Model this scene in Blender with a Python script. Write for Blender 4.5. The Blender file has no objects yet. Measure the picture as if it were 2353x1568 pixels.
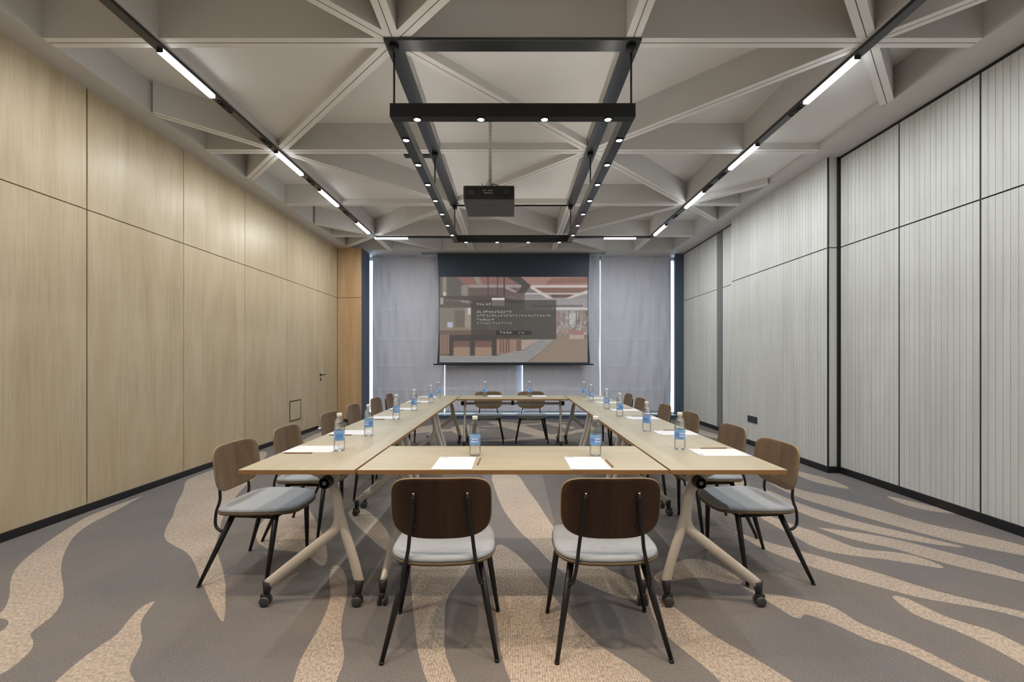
import bpy, bmesh, math, random
import numpy as np
from mathutils import Vector, Matrix
from mathutils.geometry import delaunay_2d_cdt
random.seed(7)
PI = math.pi
C = bpy.context.scene.collection

# ------------------------------------------------------------------ materials
def srgb(r, g, b):
    def f(c):
        c = c / 255.0
        return c / 12.92 if c <= 0.04045 else ((c + 0.055) / 1.055) ** 2.4
    return (f(r), f(g), f(b), 1.0)

def new_mat(name):
    m = bpy.data.materials.new(name)
    m.use_nodes = True
    nt = m.node_tree
    b = nt.nodes['Principled BSDF']
    return m, nt, b

def link(nt, a, b): nt.links.new(a, b)

def simple(name, col, rough=0.5, metal=0.0, bump=0.0, bscale=200.0, var=0.0, vscale=6.0, spec=0.5):
    m, nt, b = new_mat(name)
    b.inputs['Base Color'].default_value = col
    b.inputs['Roughness'].default_value = rough
    b.inputs['Metallic'].default_value = metal
    b.inputs['Specular IOR Level'].default_value = spec
    tc = nt.nodes.new('ShaderNodeTexCoord')
    if var > 0:
        n = nt.nodes.new('ShaderNodeTexNoise'); n.inputs['Scale'].default_value = vscale
        n.inputs['Detail'].default_value = 4
        link(nt, tc.outputs['Object'], n.inputs['Vector'])
        r = nt.nodes.new('ShaderNodeValToRGB')
        r.color_ramp.elements[0].position = 0.3; r.color_ramp.elements[1].position = 0.7
        r.color_ramp.elements[0].color = tuple(c * (1 - var) for c in col[:3]) + (1,)
        r.color_ramp.elements[1].color = tuple(min(1, c * (1 + var)) for c in col[:3]) + (1,)
        link(nt, n.outputs['Fac'], r.inputs['Fac']); link(nt, r.outputs['Color'], b.inputs['Base Color'])
    if bump > 0:
        n2 = nt.nodes.new('ShaderNodeTexNoise'); n2.inputs['Scale'].default_value = bscale
        link(nt, tc.outputs['Object'], n2.inputs['Vector'])
        bp = nt.nodes.new('ShaderNodeBump'); bp.inputs['Strength'].default_value = bump
        bp.inputs['Distance'].default_value = 0.002
        link(nt, n2.outputs['Fac'], bp.inputs['Height']); link(nt, bp.outputs['Normal'], b.inputs['Normal'])
    return m

def wood(name, c1, c2, c3, stretch=(9, 9, 0.55), rough=0.45, fine=(120, 120, 2.5), fine_amt=0.35, spec=0.35):
    """Veneer with grain running along the axis that has the small scale."""
    m, nt, b = new_mat(name)
    tc = nt.nodes.new('ShaderNodeTexCoord')
    mp = nt.nodes.new('ShaderNodeMapping'); mp.inputs['Scale'].default_value = stretch
    link(nt, tc.outputs['Object'], mp.inputs['Vector'])
    n = nt.nodes.new('ShaderNodeTexNoise'); n.inputs['Scale'].default_value = 1.0
    n.inputs['Detail'].default_value = 5; n.inputs['Distortion'].default_value = 1.2
    link(nt, mp.outputs['Vector'], n.inputs['Vector'])
    r = nt.nodes.new('ShaderNodeValToRGB')
    e = r.color_ramp.elements
    e[0].position = 0.28; e[0].color = c1
    e[1].position = 0.72; e[1].color = c3
    x = e.new(0.5); x.color = c2
    link(nt, n.outputs['Fac'], r.inputs['Fac'])
    mp2 = nt.nodes.new('ShaderNodeMapping'); mp2.inputs['Scale'].default_value = fine
    link(nt, tc.outputs['Object'], mp2.inputs['Vector'])
    n2 = nt.nodes.new('ShaderNodeTexNoise'); n2.inputs['Scale'].default_value = 1.0; n2.inputs['Detail'].default_value = 3
    link(nt, mp2.outputs['Vector'], n2.inputs['Vector'])
    r2 = nt.nodes.new('ShaderNodeValToRGB')
    r2.color_ramp.elements[0].position = 0.35; r2.color_ramp.elements[0].color = (0.62, 0.58, 0.52, 1)
    r2.color_ramp.elements[1].position = 0.55; r2.color_ramp.elements[1].color = (1, 1, 1, 1)
    link(nt, n2.outputs['Fac'], r2.inputs['Fac'])
    mx = nt.nodes.new('ShaderNodeMix'); mx.data_type = 'RGBA'; mx.blend_type = 'MULTIPLY'
    mx.inputs[0].default_value = fine_amt
    link(nt, r.outputs['Color'], mx.inputs[6]); link(nt, r2.outputs['Color'], mx.inputs[7])
    link(nt, mx.outputs[2], b.inputs['Base Color'])
    b.inputs['Roughness'].default_value = rough
    b.inputs['Specular IOR Level'].default_value = spec
    return m

def emit(name, col, strength):
    m = bpy.data.materials.new(name); m.use_nodes = True
    nt = m.node_tree; nt.nodes.clear()
    e = nt.nodes.new('ShaderNodeEmission'); e.inputs['Color'].default_value = col; e.inputs['Strength'].default_value = strength
    o = nt.nodes.new('ShaderNodeOutputMaterial'); link(nt, e.outputs[0], o.inputs[0])
    return m

M = {}
M['ceiling_paint'] = simple('ceiling_paint', (0.82, 0.81, 0.795, 1), 0.9, var=0.02, vscale=3)
M['beam_lit_under'] = simple('beam_lit_under_paint', (0.87, 0.86, 0.845, 1), 0.8, var=0.02, vscale=5)  # beam undersides: light bounced off the floor put into a brighter colour
M['beam_paint'] = simple('beam_paint', (0.64, 0.628, 0.61, 1), 0.9, var=0.02, vscale=5)  # beam side faces: shade put into a darker colour; the soffit shares it
M['groove'] = simple('groove_shadow_gap', (0.03, 0.03, 0.03, 1), 0.8)
M['joint_line'] = simple('ceiling_joint', (0.13, 0.125, 0.12, 1), 0.8)
M['ring_grey'] = simple('light_grey_ring', srgb(190, 190, 188), 0.4)
M['rail_grey'] = simple('grey_guide_rail', srgb(132, 134, 136), 0.4)
M['pole_hole'] = simple('pole_hole_grey', srgb(150, 146, 138), 0.7)
M['black_metal'] = simple('black_metal', (0.012, 0.012, 0.013, 1), 0.42, var=0.1, spec=0.4)
M['track_metal'] = simple('anthracite_metal', (0.028, 0.03, 0.033, 1), 0.32, metal=0.2, spec=0.6)
M['frame_metal'] = simple('dark_grey_metal', (0.022, 0.025, 0.03, 1), 0.3, metal=0.2, spec=0.8)
M['oak_wall'] = wood('pale_oak_veneer', srgb(188, 170, 139), srgb(197, 180, 149), srgb(205, 189, 160), (3.2, 3.2, 0.6), 0.36, (70, 70, 2.6), 0.26)
M['oak_warm'] = wood('warm_oak_veneer', srgb(182, 148, 108), srgb(194, 160, 120), srgb(205, 172, 132), (5, 5, 0.35), 0.45, (90, 90, 1.6), 0.30)
M['slat'] = wood('whitewashed_oak_slats', srgb(203, 203, 198), srgb(212, 213, 210), srgb(219, 221, 219), (6, 6, 0.4), 0.55, (150, 150, 2.0), 0.12)
M['slat_gap'] = simple('slat_gap', srgb(196, 186, 170), 0.8)
M['baseboard'] = simple('black_baseboard', (0.012, 0.012, 0.014, 1), 0.45)
M['table_wood'] = wood('maple_laminate', srgb(158, 150, 128), srgb(165, 157, 136), srgb(172, 165, 145), (0.7, 6, 6), 0.38, (2.0, 70, 70), 0.16)
M['table_edge'] = simple('table_edge_banding', srgb(150, 112, 70), 0.45, var=0.12, vscale=4)
M['walnut'] = wood('walnut_veneer', srgb(98, 80, 60), srgb(112, 92, 70), srgb(126, 105, 82), (8, 8, 0.8), 0.42, (160, 160, 4), 0.35)
M['walnut_dark'] = wood('walnut_back_shaded', srgb(50, 33, 22), srgb(62, 42, 28), srgb(74, 51, 34), (8, 8, 0.8), 0.5, (160, 160, 4), 0.35)  # chair backs: dark veneer tone with its shade put into the colour
M['ply_edge'] = simple('plywood_edge', srgb(138, 118, 86), 0.55, var=0.1, vscale=40)
M['shell_ply'] = simple('dark_plywood_shell', srgb(110, 94, 68), 0.55, var=0.1, vscale=40)
M['seat_fabric'] = simple('grey_seat_fabric', srgb(152, 158, 165), 0.85, bump=0.25, bscale=900, var=0.04, vscale=30)
M['white_leg'] = simple('cream_powder_coat', srgb(198, 190, 179), 0.42, var=0.03, vscale=8)
M['silver_leg'] = simple('light_grey_powder_coat', srgb(180, 184, 184), 0.4, var=0.03, vscale=8)
M['rubber'] = simple('black_plastic', (0.016, 0.016, 0.017, 1), 0.5)
M['wheel'] = simple('grey_caster_tread', (0.05, 0.055, 0.055, 1), 0.45)
M['chrome'] = simple('brushed_steel', (0.6, 0.6, 0.6, 1), 0.3, metal=1.0)
M['paper'] = simple('white_paper', srgb(208, 209, 213), 0.8, var=0.01, vscale=10)
M['ink'] = simple('black_ink', srgb(40, 42, 48), 0.7)
M['pencil_paint'] = simple('brown_pencil_paint', srgb(140, 92, 62), 0.5, var=0.08, vscale=50)
M['pencil_tip'] = simple('pencil_tip', srgb(70, 52, 40), 0.6)
M['cap_white'] = simple('white_bottle_cap', srgb(232, 232, 228), 0.4)
M['projector_black'] = simple('black_projector_shell', (0.012, 0.012, 0.012, 1), 0.45)
M['projector_grey'] = simple('dark_grey_projector_shell', srgb(88, 88, 92), 0.5, var=0.04, vscale=30)
M['vent'] = simple('vent_grille_grey', srgb(70, 70, 72), 0.5)
M['port_white'] = simple('white_print', srgb(200, 205, 198), 0.6)
M['mount_white'] = simple('white_mount_metal', srgb(196, 194, 188), 0.45)
M['screen_black'] = simple('black_screen_fabric', srgb(52, 63, 77), 0.55, var=0.05, vscale=3)
M['screen_case'] = simple('white_screen_slot_trim', srgb(190, 188, 184), 0.5)
M['jamb'] = simple('dark_blue_grey_jamb', srgb(72, 84, 104), 0.5)
M['sill'] = simple('grey_window_sill', srgb(140, 146, 150), 0.45)
M['socket'] = simple('dark_socket_plate', srgb(48, 52, 58), 0.4)
M['dark_line'] = simple('dark_joint', (0.035, 0.028, 0.022, 1), 0.7)
M['front_wall'] = simple('grey_wall_paint', srgb(190, 184, 174), 0.85, var=0.02, vscale=3)
M['rod'] = simple('black_rod', (0.01, 0.01, 0.01, 1), 0.4)
M['lens_track'] = emit('led_strip_diffuser', (0.95, 0.985, 1.0, 1), 16.0)
M['added_uplight'] = emit('added_uplight_strip', (1.0, .95, .87, 1), 7.5)  # added glow for a brighter ceiling, not a known lamp
M['lens_spot'] = emit('downlight_lens', (1.0, 0.97, 0.92, 1), 90.0)

def blind_material():
    m, nt, b = new_mat('grey_blind_fabric')
    b.inputs['Base Color'].default_value = srgb(205, 207, 218)
    b.inputs['Roughness'].default_value = 0.62
    tc = nt.nodes.new('ShaderNodeTexCoord')
    mp = nt.nodes.new('ShaderNodeMapping'); mp.inputs['Scale'].default_value = (2.6, 1, 0.55)
    mp.inputs['Rotation'].default_value = (0, 0.12, 0)
    link(nt, tc.outputs['Object'], mp.inputs['Vector'])
    n = nt.nodes.new('ShaderNodeTexNoise'); n.inputs['Scale'].default_value = 1.6; n.inputs['Detail'].default_value = 3
    n.inputs['Distortion'].default_value = 0.6
    link(nt, mp.outputs['Vector'], n.inputs['Vector'])
    bp = nt.nodes.new('ShaderNodeBump'); bp.inputs['Strength'].default_value = 0.8; bp.inputs['Distance'].default_value = 0.06
    link(nt, n.outputs['Fac'], bp.inputs['Height']); link(nt, bp.outputs['Normal'], b.inputs['Normal'])
    tr = nt.nodes.new('ShaderNodeBsdfTranslucent'); tr.inputs['Color'].default_value = srgb(150, 170, 200)
    mx = nt.nodes.new('ShaderNodeMixShader'); mx.inputs[0].default_value = 0.035
    out = nt.nodes['Material Output']
    link(nt, b.outputs[0], mx.inputs[1]); link(nt, tr.outputs[0], mx.inputs[2]); link(nt, mx.outputs[0], out.inputs[0])
    return m
M['blind'] = blind_material()

def pane_material():
    m = bpy.data.materials.new('window_glass'); m.use_nodes = True
    nt = m.node_tree; nt.nodes.clear()
    t = nt.nodes.new('ShaderNodeBsdfTransparent'); t.inputs['Color'].default_value = (0.93, 0.97, 1, 1)
    g = nt.nodes.new('ShaderNodeBsdfGlossy'); g.inputs['Roughness'].default_value = 0.02
    mx = nt.nodes.new('ShaderNodeMixShader'); mx.inputs[0].default_value = 0.07
    o = nt.nodes.new('ShaderNodeOutputMaterial')
    link(nt, t.outputs[0], mx.inputs[1]); link(nt, g.outputs[0], mx.inputs[2]); link(nt, mx.outputs[0], o.inputs[0])
    return m
M['pane'] = pane_material()

def bottle_material():
    m = bpy.data.materials.new('clear_bottle_plastic'); m.use_nodes = True
    nt = m.node_tree; nt.nodes.clear()
    t = nt.nodes.new('ShaderNodeBsdfTransparent'); t.inputs['Color'].default_value = (0.97, 0.98, 0.98, 1)
    g = nt.nodes.new('ShaderNodeBsdfGlass'); g.inputs['IOR'].default_value = 1.33; g.inputs['Roughness'].default_value = 0.0
    gl = nt.nodes.new('ShaderNodeBsdfGlossy'); gl.inputs['Roughness'].default_value = 0.06
    lw = nt.nodes.new('ShaderNodeLayerWeight'); lw.inputs['Blend'].default_value = 0.10
    mx = nt.nodes.new('ShaderNodeMixShader'); mx.inputs[0].default_value = 0.30
    mx2 = nt.nodes.new('ShaderNodeMixShader')
    o = nt.nodes.new('ShaderNodeOutputMaterial')
    link(nt, t.outputs[0], mx.inputs[1]); link(nt, g.outputs[0], mx.inputs[2])
    link(nt, lw.outputs['Fresnel'], mx2.inputs[0])
    link(nt, mx.outputs[0], mx2.inputs[1]); link(nt, gl.outputs[0], mx2.inputs[2]); link(nt, mx2.outputs[0], o.inputs[0])
    return m
M['bottle'] = bottle_material()

def label_material():
    """Blue wrap with a paler top band and two rows of small white characters."""
    m, nt, b = new_mat('blue_bottle_label')
    b.inputs['Roughness'].default_value = 0.5
    tc = nt.nodes.new('ShaderNodeTexCoord')
    sp = nt.nodes.new('ShaderNodeSeparateXYZ'); link(nt, tc.outputs['Object'], sp.inputs[0])
    r = nt.nodes.new('ShaderNodeValToRGB'); r.color_ramp.interpolation = 'LINEAR'
    mr = nt.nodes.new('ShaderNodeMapRange'); mr.inputs[1].default_value = 0.066; mr.inputs[2].default_value = 0.127
    link(nt, sp.outputs['Z'], mr.inputs[0]); link(nt, mr.outputs[0], r.inputs['Fac'])
    e = r.color_ramp.elements
    e[0].position = 0.0; e[0].color = srgb(120, 160, 205)
    e[1].position = 1.0; e[1].color = srgb(150, 190, 225)
    for p, c in ((0.16, (112, 158, 216)), (0.5, (92, 136, 214)), (0.8, (120, 172, 224))):
        k = e.new(p); k.color = srgb(*c)
    # character rows: brick cells of noise kept inside two bands
    mp = nt.nodes.new('ShaderNodeMapping'); mp.inputs['Scale'].default_value = (330, 330, 210)
    link(nt, tc.outputs['Object'], mp.inputs['Vector'])
    v = nt.nodes.new('ShaderNodeTexNoise'); v.inputs['Scale'].default_value = 1.0; v.inputs['Detail'].default_value = 2
    link(nt, mp.outputs['Vector'], v.inputs['Vector'])
    gt = nt.nodes.new('ShaderNodeMath'); gt.operation = 'GREATER_THAN'; gt.inputs[1].default_value = 0.5
    link(nt, v.outputs['Fac'], gt.inputs[0])
    masks = []
    for lo, hi in ((0.098, 0.110), (0.084, 0.094)):
        a = nt.nodes.new('ShaderNodeMath'); a.operation = 'GREATER_THAN'; a.inputs[1].default_value = lo
        c = nt.nodes.new('ShaderNodeMath'); c.operation = 'LESS_THAN'; c.inputs[1].default_value = hi
        d = nt.nodes.new('ShaderNodeMath'); d.operation = 'MULTIPLY'
        link(nt, sp.outputs['Z'], a.inputs[0]); link(nt, sp.outputs['Z'], c.inputs[0])
        link(nt, a.outputs[0], d.inputs[0]); link(nt, c.outputs[0], d.inputs[1]); masks.append(d)
    ad = nt.nodes.new('ShaderNodeMath'); ad.operation = 'ADD'
    link(nt, masks[0].outputs[0], ad.inputs[0]); link(nt, masks[1].outputs[0], ad.inputs[1])
    ax = nt.nodes.new('ShaderNodeMath'); ax.operation = 'ABSOLUTE'; link(nt, sp.outputs['X'], ax.inputs[0])
    lt = nt.nodes.new('ShaderNodeMath'); lt.operation = 'LESS_THAN'; lt.inputs[1].default_value = 0.022
    link(nt, ax.outputs[0], lt.inputs[0])
    m1 = nt.nodes.new('ShaderNodeMath'); m1.operation = 'MULTIPLY'
    m2 = nt.nodes.new('ShaderNodeMath'); m2.operation = 'MULTIPLY'
    link(nt, ad.outputs[0], m1.inputs[0]); link(nt, lt.outputs[0], m1.inputs[1])
    link(nt, m1.outputs[0], m2.inputs[0]); link(nt, gt.outputs[0], m2.inputs[1])
    mx = nt.nodes.new('ShaderNodeMix'); mx.data_type = 'RGBA'
    link(nt, m2.outputs[0], mx.inputs[0]); link(nt, r.outputs['Color'], mx.inputs[6]); mx.inputs[7].default_value = srgb(235, 240, 248)
    link(nt, mx.outputs[2], b.inputs['Base Color'])
    return m
M['label'] = label_material()

def carpet(name, c_a, c_b, ribs):
    m, nt, b = new_mat(name)
    b.inputs['Roughness'].default_value = 0.95; b.inputs['Specular IOR Level'].default_value = 0.1
    tc = nt.nodes.new('ShaderNodeTexCoord')
    n = nt.nodes.new('ShaderNodeTexNoise'); n.inputs['Scale'].default_value = 0.8; n.inputs['Detail'].default_value = 6
    n.inputs['Roughness'].default_value = 0.62
    link(nt, tc.outputs['Object'], n.inputs['Vector'])
    r = nt.nodes.new('ShaderNodeValToRGB')
    r.color_ramp.elements[0].position = 0.35; r.color_ramp.elements[0].color = c_a
    r.color_ramp.elements[1].position = 0.65; r.color_ramp.elements[1].color = c_b
    link(nt, n.outputs['Fac'], r.inputs['Fac'])
    # loop pile
    mp = nt.nodes.new('ShaderNodeMapping'); mp.inputs['Scale'].default_value = (95, 55, 1) if ribs else (150, 150, 1)
    link(nt, tc.outputs['Object'], mp.inputs['Vector'])
    n2 = nt.nodes.new('ShaderNodeTexNoise'); n2.inputs['Scale'].default_value = 1.0; n2.inputs['Detail'].default_value = 2
    link(nt, mp.outputs['Vector'], n2.inputs['Vector'])
    r2 = nt.nodes.new('ShaderNodeValToRGB')
    lo = 0.66 if ribs else 0.80
    r2.color_ramp.elements[0].position = 0.30; r2.color_ramp.elements[0].color = (lo, lo, lo, 1)
    r2.color_ramp.elements[1].position = 0.66; r2.color_ramp.elements[1].color = (1.18, 1.18, 1.18, 1)
    link(nt, n2.outputs['Fac'], r2.inputs['Fac'])
    mx = nt.nodes.new('ShaderNodeMix'); mx.data_type = 'RGBA'; mx.blend_type = 'MULTIPLY'; mx.inputs[0].default_value = 1.0
    link(nt, r.outputs['Color'], mx.inputs[6]); link(nt, r2.outputs['Color'], mx.inputs[7])
    last = mx.outputs[2]
    if ribs:
        w = nt.nodes.new('ShaderNodeTexWave'); w.wave_type = 'BANDS'; w.bands_direction = 'X'
        w.inputs['Scale'].default_value = 28.0; w.inputs['Distortion'].default_value = 0.6; w.inputs['Detail'].default_value = 1
        link(nt, tc.outputs['Object'], w.inputs['Vector'])
        r3 = nt.nodes.new('ShaderNodeValToRGB')
        r3.color_ramp.elements[0].color = (0.72, 0.72, 0.72, 1); r3.color_ramp.elements[1].position = 0.5
        r3.color_ramp.elements[1].color = (1.06, 1.06, 1.06, 1)
        link(nt, w.outputs['Fac'], r3.inputs['Fac'])
        mx3 = nt.nodes.new('ShaderNodeMix'); mx3.data_type = 'RGBA'; mx3.blend_type = 'MULTIPLY'; mx3.inputs[0].default_value = 0.8
        link(nt, last, mx3.inputs[6]); link(nt, r3.outputs['Color'], mx3.inputs[7]); last = mx3.outputs[2]
    link(nt, last, b.inputs['Base Color'])
    bp = nt.nodes.new('ShaderNodeBump'); bp.inputs['Strength'].default_value = 0.5; bp.inputs['Distance'].default_value = 0.004
    link(nt, n2.outputs['Fac'], bp.inputs['Height']); link(nt, bp.outputs['Normal'], b.inputs['Normal'])
    return m
M['carpet_grey'] = carpet('grey_loop_carpet', srgb(107, 105, 106), srgb(123, 116, 110), False)
M['carpet_beige'] = carpet('beige_ribbed_carpet', srgb(164, 152, 141), srgb(184, 169, 154), True)

# ------------------------------------------------------------------ mesh builder
class MB:
    def __init__(s): s.v = []; s.f = []; s.m = []; s.sm = []
    def add(s, verts, faces, mi=0, smooth=False):
        o = len(s.v); s.v += [tuple(v) for v in verts]
        for f in faces:
            s.f.append([i + o for i in f]); s.m.append(mi); s.sm.append(smooth)
        return s
    def box(s, x0, x1, y0, y1, z0, z1, mi=0, bev=0.0, rot=None, at=None, seg=2):
        if bev > 0:
            bm = bmesh.new(); bmesh.ops.create_cube(bm, size=1.0)
            for v in bm.verts:
                v.co = Vector((x0 + (v.co.x + .5) * (x1 - x0), y0 + (v.co.y + .5) * (y1 - y0), z0 + (v.co.z + .5) * (z1 - z0)))
            bmesh.ops.bevel(bm, geom=list(bm.edges), offset=bev, segments=seg, profile=0.5, affect='EDGES')
            bmesh.ops.recalc_face_normals(bm, faces=bm.faces[:])
            bm.verts.index_update()
            V = [v.co.copy() for v in bm.verts]; F = [[v.index for v in f.verts] for f in bm.faces]; bm.free()
        else:
            V = [Vector(p) for p in ((x0, y0, z0), (x1, y0, z0), (x1, y1, z0), (x0, y1, z0), (x0, y0, z1), (x1, y0, z1), (x1, y1, z1), (x0, y1, z1))]
            F = [(0, 3, 2, 1), (4, 5, 6, 7), (0, 1, 5, 4), (1, 2, 6, 5), (2, 3, 7, 6), (3, 0, 4, 7)]
        if rot is not None: V = [rot @ v for v in V]
        if at is not None: V = [v + Vector(at) for v in V]
        return s.add(V, F, mi)
    def bar(s, p0, p1, w, h, mi=0, bev=0.0):
        """box from p0 to p1 (centre line), w across in the horizontal, h in the other direction"""
        p0 = Vector(p0); p1 = Vector(p1); d = p1 - p0; L = d.length; d.normalize()
        up = Vector((0, 0, 1)) if abs(d.z) < 0.95 else Vector((0, 1, 0))
        sx = d.cross(up).normalized(); u = sx.cross(d).normalized()
        R = Matrix((sx, d, u)).transposed()
        return s.box(-w / 2, w / 2, 0, L, -h / 2, h / 2, mi, bev, rot=R, at=p0)
    def tube(s, pts, rad, n=10, mi=0, caps=True, flat=1.0, ref=None):
        """swept ellipse; rad may be list; flat scales the axis that lies along ref"""
        P = [Vector(p) for p in pts]; k = len(P)
        R = rad if isinstance(rad, (list, tuple)) else [rad] * k
        T = []
        for i in range(k):
            a = P[max(0, i - 1)]; b = P[min(k - 1, i + 1)]
            T.append((b - a).normalized())
        if ref is not None: nrm = Vector(ref)
        else: nrm = Vector((0, 0, 1)) if abs(T[0].z) < 0.9 else Vector((1, 0, 0))
        V = []; F = []
        for i in range(k):
            t = T[i]
            nrm = (nrm - t * nrm.dot(t)).normalized(); bn = t.cross(nrm)
            for j in range(n):
                a = 2 * PI * j / n
                V.append(P[i] + nrm * (math.cos(a) * R[i] * flat) + bn * (math.sin(a) * R[i]))
        for i in range(k - 1):
            for j in range(n):
                F.append((i * n + j, i * n + (j + 1) % n, (i + 1) * n + (j + 1) % n, (i + 1) * n + j))
        s.add(V, F, mi, True)
        if caps:
            o = len(s.v) - len(V)
            s.f.append([o + j for j in range(n)][::-1]); s.m.append(mi); s.sm.append(False)
            s.f.append([o + (k - 1) * n + j for j in range(n)]); s.m.append(mi); s.sm.append(False)
        return s
    def lathe(s, prof, n=24, mi=0, at=(0, 0, 0), axis='z', smooth=True):
        V = []; F = []
        for (r, z) in prof:
            for j in range(n):
                a = 2 * PI * j / n; p = Vector((r * math.cos(a), r * math.sin(a), z))
                if axis == 'x': p = Vector((p.z, p.x, p.y))
                if axis == 'y': p = Vector((p.x, p.z, p.y)) * 1.0
                V.append(p + Vector(at))
        k = len(prof)
        for i in range(k - 1):
            for j in range(n):
                F.append((i * n + j, i * n + (j + 1) % n, (i + 1) * n + (j + 1) % n, (i + 1) * n + j))
        s.add(V, F, mi, smooth)
        o = len(s.v) - len(V)
        if prof[0][0] > 1e-5: s.f.append([o + j for j in range(n)][::-1]); s.m.append(mi); s.sm.append(False)
        if prof[-1][0] > 1e-5: s.f.append([o + (k - 1) * n + j for j in range(n)]); s.m.append(mi); s.sm.append(False)
        return s
    def prism(s, poly, a0, a1, plane='yz', mi=0):
        """polygon in a plane, extruded along the third axis"""
        def P(u, v, w):
            return {'yz': (w, u, v), 'xz': (u, w, v), 'xy': (u, v, w)}[plane]
        n = len(poly)
        V = [P(u, v, a0) for u, v in poly] + [P(u, v, a1) for u, v in poly]
        F = [list(range(n))[::-1], [n + i for i in range(n)]] + [(i, (i + 1) % n, n + (i + 1) % n, n + i) for i in range(n)]
        return s.add(V, F, mi)
    def mesh(s, name, mats):
        me = bpy.data.meshes.new(name); me.from_pydata(s.v, [], s.f)
        for m in mats: me.materials.append(M[m] if isinstance(m, str) else m)
        me.polygons.foreach_set('material_index', s.m); me.polygons.foreach_set('use_smooth', s.sm)
        me.update()
        bm = bmesh.new(); bm.from_mesh(me); bmesh.ops.recalc_face_normals(bm, faces=bm.faces[:]); bm.to_mesh(me); bm.free()
        return me
    def build(s, name, mats, parent=None, label=None):
        if isinstance(mats, str): mats = [mats]
        o = bpy.data.objects.new(name, s.mesh(name, mats)); C.objects.link(o)
        if parent is not None: o.parent = parent
        if label: o['label'] = label
        return o

def tag(o, label=None, cat=None, group=None, kind=None):
    if label: o['label'] = label
    if cat: o['category'] = cat
    if group: o['group'] = group
    if kind: o['kind'] = kind
    return o

def thing(name, label, cat, loc=(0, 0, 0), rz=0.0, group=None):
    o = bpy.data.objects.new(name, None); C.objects.link(o)
    o.location = loc; o.rotation_euler = (0, 0, rz); o.empty_display_size = 0.1
    return tag(o, label, cat, group)

def dup(root, loc, rz, label, group=None):
    r = root.copy(); C.objects.link(r); r.location = loc; r.rotation_euler = (0, 0, rz); r['label'] = label
    if group: r['group'] = group
    def rec(src, dst):
        for ch in list(src.children):
            c = ch.copy(); C.objects.link(c); c.parent = dst; rec(ch, c)
    rec(root, r)
    return r

def struct(o): o['kind'] = 'structure'; return o

# ------------------------------------------------------------------ camera
cam_d = bpy.data.cameras.new('camera'); cam = bpy.data.objects.new('camera', cam_d); C.objects.link(cam)
cam.location = (0, 0, 1.318); cam.rotation_euler = (PI / 2, 0, 0)
cam_d.sensor_width = 36.0; cam_d.lens = 36.0 * 1040 / 2353
cam_d.shift_x = -1.5 / 2353; cam_d.shift_y = 42.0 / 2353
cam_d.clip_start = 0.02; cam_d.clip_end = 100
bpy.context.scene.camera = cam

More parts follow.
